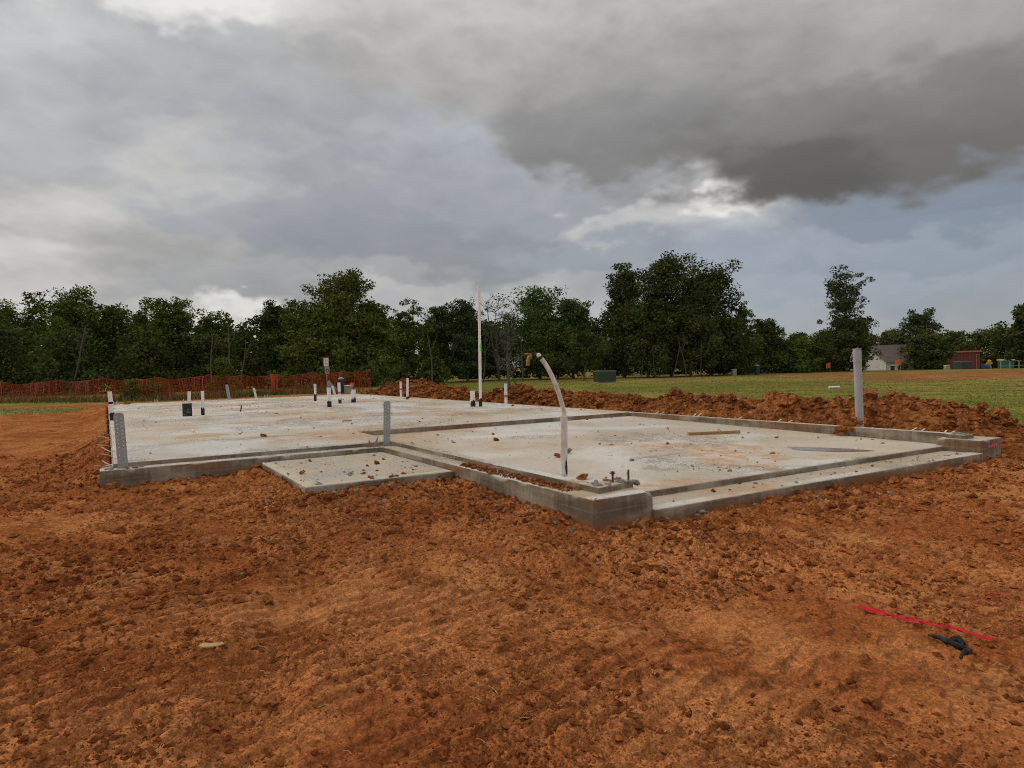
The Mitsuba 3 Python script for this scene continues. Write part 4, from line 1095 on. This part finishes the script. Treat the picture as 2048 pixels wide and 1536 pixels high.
for u0, u1, z0, z1 in [(.9, 1.7, -1.2, -.1), (4.4, 5.4, -1.2, 0), (6.3, 7.0, -1.9, 0), (8.2, 9.2, -1.0, .1)]:
    w_ = box(u0, u1, -.05, .05, z0, z1); w_.apply_transform(M); wk = obj('window', w_, 'window_dark', H1, False)
    fr = cat([box(u0 - .1, u1 + .1, -.07, .0, z1, z1 + .1), box(u0 - .1, u1 + .1, -.07, .0, z0 - .1, z0)]); fr.apply_transform(M); obj('frame', fr, 'white_paint', wk, False)
dp = box(-.06, .06, -.12, -.02, Z0, ZE); dp.apply_transform(M); obj('downspout', dp, 'grey_paint', H1, False)

H2 = thing('red_shed', 'low red walled shed with a pale red roof edge at far right', 'shed')
M = np.eye(4); yaw = math.radians(8); a_ = rt * math.cos(yaw) + fw * math.sin(yaw); b_ = fw * math.cos(yaw) - rt * math.sin(yaw)
M[:2, 0] = a_; M[:2, 1] = b_; M[:2, 3] = (105.2, 53.5)
def put(m): m = m.copy(); m.apply_transform(M); return m
obj('wall', put(box(0, 6.7, 0, 4, -1.6, 1.80)), 'red_wall', H2, False)
obj('roof', put(box(-.15, 6.85, -.2, 4.2, 1.803, 2.02)), 'red_trim', H2, False)
for u in np.arange(.4, 6.5, .45): obj('rib', put(box(u - .03, u + .03, -.03, -.001, -1.6, 1.79)), 'red_wall', H2, False)
obj('corner_trim', put(box(6.05, 6.17, -.06, -.031, -1.2, 1.5)), 'red_trim', H2, False)
H3 = thing('beige_house', 'beige house wall glimpsed between trunks of the dark grove', 'house')
M = np.eye(4); a_, b_ = rt, fw; M[:2, 0] = a_; M[:2, 1] = b_; M[:2, 3] = (66.4, 78.6)
obj('wall', put(box(-3.2, 5.2, 0, 5, -1.6, 2.6)), 'beige_wall', H3, False)
rf = trimesh.creation.extrude_polygon(Polygon([(-3.7, 2.55), (5.7, 2.55), (3.4, 4.6), (-1.4, 4.6)]), 5.6, engine='earcut'); v = np.array(rf.vertices); rf.vertices = np.column_stack([v[:, 0], v[:, 2] - .3, v[:, 1]]); rf.fix_normals()
obj('roof', put(rf), 'shingles', H3, False)
for u in (-1.6, 2.6): obj('window', put(box(u, u + 1, -.04, .02, .2, 1.6)), 'window_dark', H3, False)
k = thing('yellow_hydrant', 'yellow hydrant-like post on the grass right of the red shed', 'hydrant')
hx, hy, hz = 105.9, 47.2, -.75
obj('barrel', tube([(hx, hy, hz), (hx, hy, hz + .1), (hx, hy, hz + .12), (hx, hy, hz + 1.1), (hx, hy, hz + 1.3), (hx, hy, hz + 1.42)], [.3, .3, .2, .2, .24, .05], 14), 'yellow_paint', k)
obj('arm', facing(tube([(-.38, 0, .9), (.38, 0, .9)], .12, 10), hx, hy, hz), 'yellow_paint', k)
k = thing('blue_drum', 'squat blue drum lying beside the red shed', 'drum')
obj('drum', facing(tube([(-.42, 0, .4), (-.38, 0, .4), (.38, 0, .4), (.42, 0, .4)], [.3, .46, .46, .3], 16), 104.4, 47.0, -.75), 'blue_plastic', k)
k = thing('far_railing', 'grey metal railing at the far right behind the lawn', 'railing')
for i in range(7): obj('post', facing(box(-.04, .04, -.04, .04, 0, 1.35), 117 + i * 1.2, 50.6 - i * .72, -.9), 'grey_paint', k, False)
for z_ in (.45, 1.25): obj('rail', facing(box(0, 8.4, -.09, -.042, z_, z_ + .07), 117, 50.6, -.9), 'grey_paint', k, False)
k = thing('green_bin', 'green bin behind the grey railing at far right', 'bin')
obj('body', facing(box(-.9, .9, 0, 1.2, 0, 1.3), 125.6, 53.2, -.9), 'green_paint_dark', k, False); obj('lid', facing(box(-1.0, 1.0, -.1, 1.3, 1.303, 1.45), 125.6, 53.2, -.9), 'white_paint', k, False)

# ------------------------------------------------------------------ trees
TONE = [(.098, .130, .032), (.112, .150, .034), (.080, .100, .032), (.122, .150, .036), (.086, .112, .050), (.090, .150, .046), (.13, .135, .11)]


def leaves(centres, radii, per, size, tone, rng, flat=.7):
    n = len(centres) * per
    c = np.repeat(centres, per, 0); r = np.repeat(radii, per)
    d = rng.normal(size=(n, 3)); d /= np.linalg.norm(d, axis=1, keepdims=True)
    p = c + d * (r * rng.random(n) ** .45)[:, None] * np.array([1, 1, flat])
    u = rng.normal(size=(n, 3)); u[:, 2] *= .55; u /= np.linalg.norm(u, axis=1, keepdims=True)
    w = rng.normal(size=(n, 3)); w -= (w * u).sum(1, keepdims=True) * u; w /= np.linalg.norm(w, axis=1, keepdims=True)
    s = (size * rng.uniform(.6, 1.3, n))[:, None]
    v = np.stack([p + u * s * .62, p - u * s * .38 + w * s * .36, p - u * s * .38 - w * s * .36], 1).reshape(-1, 3)
    tint = rng.uniform(.7, 1.35, (len(centres), 1)) * np.column_stack([rng.uniform(.88, 1.16, len(centres)), np.ones(len(centres)), rng.uniform(.8, 1.15, len(centres))])
    col = np.array(tone) * np.repeat(tint, per, 0) * rng.uniform(.86, 1.16, (n, 1))
    return trimesh.Trimesh(v, np.arange(3 * n).reshape(-1, 3), process=False), np.repeat(col, 3, 0)


def tree(x, y, H, R, cb, kind, tone, seed, label, name='tree', far=1.0):
    rng = np.random.default_rng(seed)
    if kind in ('dense', 'oak', 'bush') and far == 1: R = R * 1.16
    k = thing(name, label, 'bush' if kind == 'bush' else 'tree')
    z0 = float(ground_h(x, y)); H = H - z0
    wood, cen, rad = [], [], []
    stems = {'oak': 2, 'thin': 3, 'bush': 4, 'bare': 1, 'airy': rng.integers(1, 3)}.get(kind, 1)
    nl = {'dense': 36, 'oak': 40, 'cone': 40, 'airy': 17, 'tall': 26, 'thin': 20, 'bush': 22, 'bare': 16}[kind]
    top = np.array([x, y, z0 + H])
    for s in range(stems):
        off = rng.normal(0, .5, 2) * R * (.3 if stems > 1 else .08)
        t = np.linspace(0, 1, 8)
        st = np.column_stack([x + off[0] * t + .12 * R * np.sin(t * 3 + seed), y + off[1] * t, z0 - .2 + (H * .9 + .2) * t * (1 - .12 * s)])
        wood.append(tube(st, (.016 * H + .03) * (1 - .85 * t) * (.8 if stems > 1 else 1), 6, False))
    for i in range(nl):
        t = cb + (.97 - cb) * ((i + rng.random()) / nl)
        if kind == 'cone': prof = (1.12 - t) ** .75
        elif kind == 'tall': prof = (.95 + .35 * math.sin(t * 9 + seed)) * (1.05 - .40 * t)
        elif kind == 'bush': prof = math.sqrt(max(.1, 1 - t * t))
        elif kind == 'oak': prof = math.sqrt(max(.05, 1 - ((t - .35) / .72) ** 2))
        else: prof = math.sqrt(max(.05, 1 - ((t - .5) / .6) ** 2))
        L = R * prof * rng.uniform(.6, 1.12)
        az = i * 2.4 + rng.normal(0, .5); el = math.radians(rng.uniform(5, 45) + 25 * t)
        zb = z0 + H * t * .93 - L * math.sin(el) * .45
        zb = max(zb, z0 + .15 * H * (kind != 'bush'))
        d = np.array([math.cos(az) * math.cos(el), math.sin(az) * math.cos(el), math.sin(el) * .6])
        tt = np.linspace(0, 1, 5)[:, None]
        br = np.array([x, y, zb]) + d * L * tt + np.array([0, 0, -.10 * L]) * tt ** 2 + rng.normal(0, .05 * L, (5, 3)) * tt
        wood.append(tube(br, np.linspace(.006 * H, .012, 5), 4, False))
        m = {'dense': 6, 'oak': 7, 'cone': 6, 'airy': 6, 'tall': 6, 'thin': 3, 'bush': 6, 'bare': 2}[kind]
        for q in np.linspace(.35, 1.05, m):
            cen.append(br[0] + (br[-1] - br[0]) * q + rng.normal(0, .13 * R + .05, 3) * [1, 1, .8])
            rad.append(rng.uniform(.55, 1.15) * (.23 * R + .12) * {'airy': .72, 'tall': .85, 'thin': .7, 'bare': .5}.get(kind, 1))
        if kind in ('thin', 'bare'):
            for _ in range(5 if kind == 'bare' else 9):
                q = rng.uniform(.3, 1); b0 = br[0] + (br[-1] - br[0]) * q; e = b0 + (d + rng.normal(0, .5, 3) + [0, 0, .6]) * L * .42
                wood.append(tube(np.array([b0, (b0 + e) / 2 + rng.normal(0, .03, 3), e]), [.012, .009, .006], 3, False))
    for _ in range({'dense': 20, 'oak': 26, 'cone': 14}.get(kind, 6)):                          # top tufts
        cen.append(np.array([x, y, z0 + H * rng.uniform(.72, .98)]) + rng.normal(0, .22 * R, 3)); rad.append(rng.uniform(.12, .22) * R + .08)
    cen, rad = np.array(cen), np.array(rad)
    cen[:, 2] = np.minimum(cen[:, 2], z0 + H - .3 * rad)
    per = {'dense': 70, 'oak': 76, 'cone': 72, 'airy': 42, 'tall': 58, 'thin': 24, 'bush': 66, 'bare': 14}[kind]
    if far > 1: per = int(per / 1.6)
    mesh, col = leaves(cen, rad, per, {'bare': .10, 'thin': .16}.get(kind, .21) * far * (.85 + .06 * R), TONE[tone], rng)
    pale = kind in ('bare', 'thin', 'airy', 'tall')
    obj('trunk', cat(wood), 'pale_bark' if pale else 'bark', k, True)
    obj('crown', mesh, 'leaf', k, False, color=col)
    return k


TREES = [
 (-8.7, 72.8, 8.9, 1.9, .25, 'airy', 0, 'airy tree cut by the left picture edge'),
 (-5.3, 73.1, 8.8, 2.3, .3, 'airy', 0, 'thin-crowned tree second from the left edge'),
 (-2.2, 67.7, 8.7, 3.1, .12, 'dense', 1, 'broad dense tree forming the leftmost dome of the treeline'),
 (.8, 69.5, 7.6, 2.4, .15, 'dense', 0, 'lower rounded tree right of the leftmost dome'),
 (3.0, 75.1, 8.0, 1.5, .3, 'airy', 0, 'slim airy tree in the notch of the left treeline'),
 (5.1, 64.5, 7.8, 2.5, .2, 'dense', 1, 'dense tree right of the notch in the left treeline'),
 (8.0, 64.0, 7.2, 2.4, .35, 'airy', 1, 'open crowned tree with sky showing through, above the far grey strap'),
 (10.8, 65.8, 5.5, 1.8, .3, 'airy', 0, 'low airy tree below the bright gap in the clouds'),
 (12.9, 62.2, 7.5, 2.1, .08, 'dense', 2, 'dark columnar tree left of the big olive oak'),
 (14.9, 58.7, 7.3, 2.6, .15, 'dense', 3, 'olive tree filling the left shoulder of the big oak'),
 (17.3, 56.1, 9.6, 3.6, .12, 'oak', 3, 'big olive green oak with the highest crown left of the tall pipe'),
 (20.2, 57.8, 7.1, 2.4, .15, 'oak', 3, 'olive oak at the right shoulder of the big oak'),
 (24.0, 59.1, 7.8, 2.2, .25, 'airy', 3, 'round airy tree right of the big oak'),
 (27.9, 60.2, 7.2, 2.2, .15, 'dense', 0, 'green tree midway between big oak and tall pipe'),
 (29.1, 57.2, 7.7, 1.8, .12, 'dense', 4, 'dark grey green tree directly behind the tall pipe'),
 (33.1, 58.3, 8.5, 2.6, .2, 'thin', 4, 'half bare twiggy tree right of the tall pipe'),
 (37.8, 57.8, 9.2, 3.6, .12, 'dense', 5, 'fresh green broad tree behind the brass tap'),
 (39.7, 54.3, 8.3, 2.2, .15, 'dense', 5, 'fresh green tree left of the tall dark grove'),
 (35.2, 46.5, 4.3, 2.3, .4, 'airy', 2, 'small multi-stemmed tree left of the green transformer box'),
 (43.3, 51.0, 11.0, 3.3, .1, 'cone', 2, 'pointed dark tree at the left of the tall grove'),
 (46.3, 48.1, 11.5, 3.9, .15, 'oak', 2, 'highest dark tree in the middle of the tall grove'),
 (50.2, 46.9, 10.8, 4.1, .12, 'oak', 2, 'broad dark tree at the right of the tall grove'),
 (54.9, 46.5, 7.3, 1.7, .3, 'airy', 0, 'airy side tree reaching out right of the tall grove'),
 (58.6, 46.6, 5.5, 2.1, .02, 'cone', 2, 'low dark conical tree right of the tall grove'),
 (65.4, 42.5, 10.8, 3.0, .2, 'tall', 4, 'tall open tree standing alone against the sky left of the white house'),
 (64.9, 41.6, 5.2, 2.5, .1, 'dense', 2, 'dark low tree at the foot of the tall lone tree'),
 (129.7, 74.0, 7.1, 3.8, .2, 'dense', 3, 'light green tree rising behind the white house'),
 (128.7, 68.8, 9.9, 4.8, .15, 'dense', 4, 'large rounded tree behind the right half of the white house'),
 (100.3, 54.2, 3.8, 2.1, .08, 'cone', 4, 'spiky dark conifer covering the middle of the white house'),
 (101.2, 52.6, 4.2, 2.9, .02, 'dense', 2, 'brownish dark tree between white house and red shed'),
 (139.2, 68.3, 5.9, 3.8, .1, 'dense', 1, 'green tree above the left end of the red shed'),
 (131.9, 61.0, 5.8, 2.7, .1, 'airy', 1, 'airy tree above the middle of the red shed'),
 (132.3, 58.5, 5.7, 3.0, .1, 'airy', 1, 'airy tree above the right end of the red shed'),
 (133.0, 55.7, 5.9, 3.4, .05, 'dense', 1, 'green tree behind the far railing'),
 (93.1, 37.6, 7.1, 2.1, .2, 'dense', 2, 'dark tree at the right picture edge'),
 (18.4, 31.0, 3.8, 1.1, .3, 'bare', 6, 'slender pale nearly bare sapling right of the tall pipe'),
 (14.9, 55.2, 4.7, 2.8, .1, 'oak', 3, 'low olive tree behind the lot sign'),
 (21.9, 59.2, 5.0, 2.1, .1, 'dense', 0, 'low green tree behind the right end of the orange fence'),
 (33.1, 61.8, 5.7, 2.8, .15, 'dense', 4, 'low dark tree under the half bare tree'),
 (37.5, 54.5, 5.3, 2.9, .2, 'dense', 0, 'low green tree under the fresh green broad tree'),
 (42.9, 47.8, 7.2, 3.2, .2, 'dense', 2, 'lower dark tree at the left front of the tall grove'),
 (46.5, 45.6, 6.6, 3.2, .25, 'dense', 2, 'lower dark tree at the centre front of the tall grove'),
 (51.7, 46.0, 5.4, 2.4, .08, 'dense', 2, 'lower dark tree at the right front of the tall grove'),
 (-9.4, 87.2, 9.5, 2.6, .1, 'dense', 1, 'dense tree behind the two at the left edge'),
 (3.9, 79.2, 7.6, 2.8, .1, 'dense', 0, 'dense tree behind the notch of the left treeline'),
]
for i, (x, y, H, R, cb, kind, tone, lab) in enumerate(TREES):
    tree(x, y, H, R, cb, kind, tone, 100 + i + 500 * (i == 5), lab, 'sapling' if kind == 'bare' else 'tree', 1.6 if math.hypot(x, y) > 95 else 1.0)
BUSH = [(-7.6, 66.0, 5.6, 3.4, 2, 'big leafy bush at the far left behind the orange fence'), (-2.6, 62.0, 5.0, 3.2, 2, 'leafy bush below the leftmost tree dome'), (2.6, 60.4, 4.9, 3.4, 2, 'leafy bush behind the orange fence left of the white banded pipe'),
        (7.2, 61.8, 4.6, 3.2, 2, 'leafy bush behind the fence above the black box form'), (12.2, 60.8, 4.6, 2.8, 2, 'dark bush under the columnar tree'), (63.2, 46.1, 4.0, 2.7, 1, 'green bush between the tall grove and the lone tall tree'),
        (69.3, 47.1, 4.5, 2.2, 1, 'green bush right behind the lone tall tree'), (55.5, 46.6, 3.4, 2.2, 1, 'green bush at the right foot of the tall grove'), (18.8, 55.0, 3.6, 2.6, 3, 'olive bush at the foot of the big oak'), (23.5, 52.0, 2.2, 1.3, 0, 'small bush right of the orange fence end'),
        (60.3, 44.6, 3.2, 2.3, 1, 'low green bush behind the far blue post')]
for i, (x, y, H, R, tone, lab) in enumerate(BUSH):
    tree(x, y, H, R, 0, 'bush', tone, 300 + i, lab, 'bush')
# scrub and vine at the fence
for i, (x, y, H, R, tone, lab) in enumerate([(6.4, 46.6, 2.3, 1.0, 3, 'brownish vine-covered scrub mound behind the orange fence'), (1.4, 41.9, 1.1, .8, 3, 'dry scrub tangled in the fence right of the banded pipe'), (2.5, 41.6, .9, .8, 3, 'dry scrub in front of the middle of the fence'), (15.2, 40.6, .75, .5, 0, 'small green weed clump at the right end of the fence')]):
    tree(x, y, H, R, 0, 'bush', tone, 340 + i, lab, 'scrub', .5)
# pale slender trunks among the shade
trng = np.random.default_rng(4)
pal = [(-2.4, 60.0, 5.2, .3), (-1.2, 60.6, 5.0, -.15), (6.9, 56.5, 4.5, .05), (8.3, 55.6, 5.2, -.05), (9.0, 56.4, 4.0, .12), (22.7, 50.4, 4.2, -.08), (27.0, 50.0, 4, .1), (31.2, 50.5, 4.2, .02), (22.2, 36.6, 1.9, -.25), (41.2, 46.4, 3.6, .15), (42.3, 45.6, 3.4, -.12), (43.4, 44.6, 3.4, .2), (44.5, 44.0, 3.6, -.2), (45.6, 43.6, 3.4, .1)]
for i, (x, y, H, ln) in enumerate(pal):
    k = thing('bare_trunk', ['pale leaning trunk under the leftmost tree dome', 'pale upright trunk beside the leaning one at left', 'thin pale trunk above the black box form', 'tall pale trunk behind the far grey strap', 'slim trunk right of the tall pale one', 'grey trunk right of the orange fence', 'dark trunk on the lawn left of the tall pipe', 'dark trunk on the lawn right of the tall pipe',
                             'dark leaning trunk beneath the brass tap', 'leaning trunk at the left in the grove beside the transformer box', 'second trunk from left in the grove', 'middle leaning trunk of the grove', 'crooked trunk right of the middle of the grove', 'rightmost slim trunk of the grove'][i], 'tree trunk')
    t = np.linspace(0, 1, 7); r2 = rt * ln * H
    z0 = float(ground_h(x, y))
    pts = np.column_stack([x + r2[0] * t + .08 * np.sin(t * 5 + i), y + r2[1] * t, z0 - .1 + H * t])
    scene[k] = mikit.ply(cat([tube(pts, .062 * (1 - .6 * t) * (1.2 if H > 4 else 1), 7, False), tube([pts[4], pts[4] + [.3, -.2, .7], pts[4] + [.5, -.3, 1.5]], [.03, .02, .012], 5, False)]), 'pale_bark' if i < 6 else 'bark', True)
# the wood behind, one mass
wrng = np.random.default_rng(77)
n = 1500
q = wrng.random(n)
wa = np.radians(np.interp(q, [0, .62, 1], [-43, 12, 42])); wd = np.where(np.degrees(wa) < 16, wrng.uniform(80, 96, n), wrng.uniform(135, 165, n))
wx_, wy_ = wd * np.sin(phi0 + wa), wd * np.cos(phi0 + wa)
hz_ = np.where(np.degrees(wa) < 16, 7.0, 7.5) * (.75 + .5 * N3(P3(wx_, wy_, .12, 5)))
wc = np.column_stack([wx_, wy_, ground_h(wx_, wy_) + hz_ * wrng.random(n) ** .8])
m_, col = leaves(wc, wrng.uniform(.9, 1.7, n), 62, .50, TONE[2], wrng)
k = obj('far_wood', m_, 'leaf', None, False, color=col); tag(k, 'dark wood closing the view behind the single trees', 'wood', kind='stuff')

# ------------------------------------------------------------------ grass and weeds
grng = np.random.default_rng(9)


def blades(x, y, h, tones, rng, w=.012):
    n = len(x); z = ground_h(x, y) - .01
    a = rng.random(n) * np.pi; lean = rng.normal(0, .35, (n, 2)) * h[:, None]
    u = np.stack([np.cos(a), np.sin(a), 0 * a], 1) * (w * (1 + np.hypot(x, y) / 14))[:, None]
    b = np.stack([x, y, z], 1); t = b + np.column_stack([lean, h])
    v = np.stack([b - u, b + u, t], 1).reshape(-1, 3)
    col = np.array(tones)[rng.integers(len(tones), size=n)] * rng.uniform(.7, 1.3, (n, 1))
    return trimesh.Trimesh(v, np.arange(3 * n).reshape(-1, 3), process=False), np.repeat(col, 3, 0)


n = 60000
r = 12 * (62 / 12) ** grng.random(n); a = phi0 + np.radians(grng.uniform(-12, 40, n)); x, y = r * np.sin(a), r * np.cos(a)
ok = (x > 12.4 + .6 * grng.random(n)) & ~shapely.contains_xy(clay_poly, x, y) & ~shapely.contains_xy(STRIP, x, y)
x, y = x[ok], y[ok]
m1, c1 = blades(x, y, grng.uniform(.018, .045, len(x)), [(.17, .205, .046), (.22, .235, .055), (.29, .255, .08), (.34, .25, .10)], grng)
x, y = grng.uniform(-12, -.3, 3500), grng.uniform(30.5, 38.5, 3500); ok = shapely.contains_xy(patch_poly, x, y)
m2, c2 = blades(x[ok], y[ok], grng.uniform(.03, .09, ok.sum()), [(.27, .31, .15), (.33, .33, .17), (.42, .33, .18)], grng)
k = obj('grass_blades', cat([m1, m2]), 'leaf', None, False, color=np.vstack([c1, c2])); tag(k, 'short green and dry grass of the field and the strip at left', 'grass', kind='stuff')
n = 5000
s = grng.random(n) * (len(FPTS) - 2); i = s.astype(int); fr = (s - i)[:, None]; p = FPTS[i] * (1 - fr) + FPTS[i + 1] * fr + grng.normal(0, .7, (n, 2))
m_, c_ = blades(p[:, 0], p[:, 1], grng.uniform(.1, .55, n), [(.20, .14, .06), (.24, .16, .07), (.13, .12, .04)], grng, .007)
k = obj('dry_weeds', m_, 'leaf', None, False, color=c_); tag(k, 'dry tan weeds along the foot of the orange fence', 'weeds', kind='stuff')
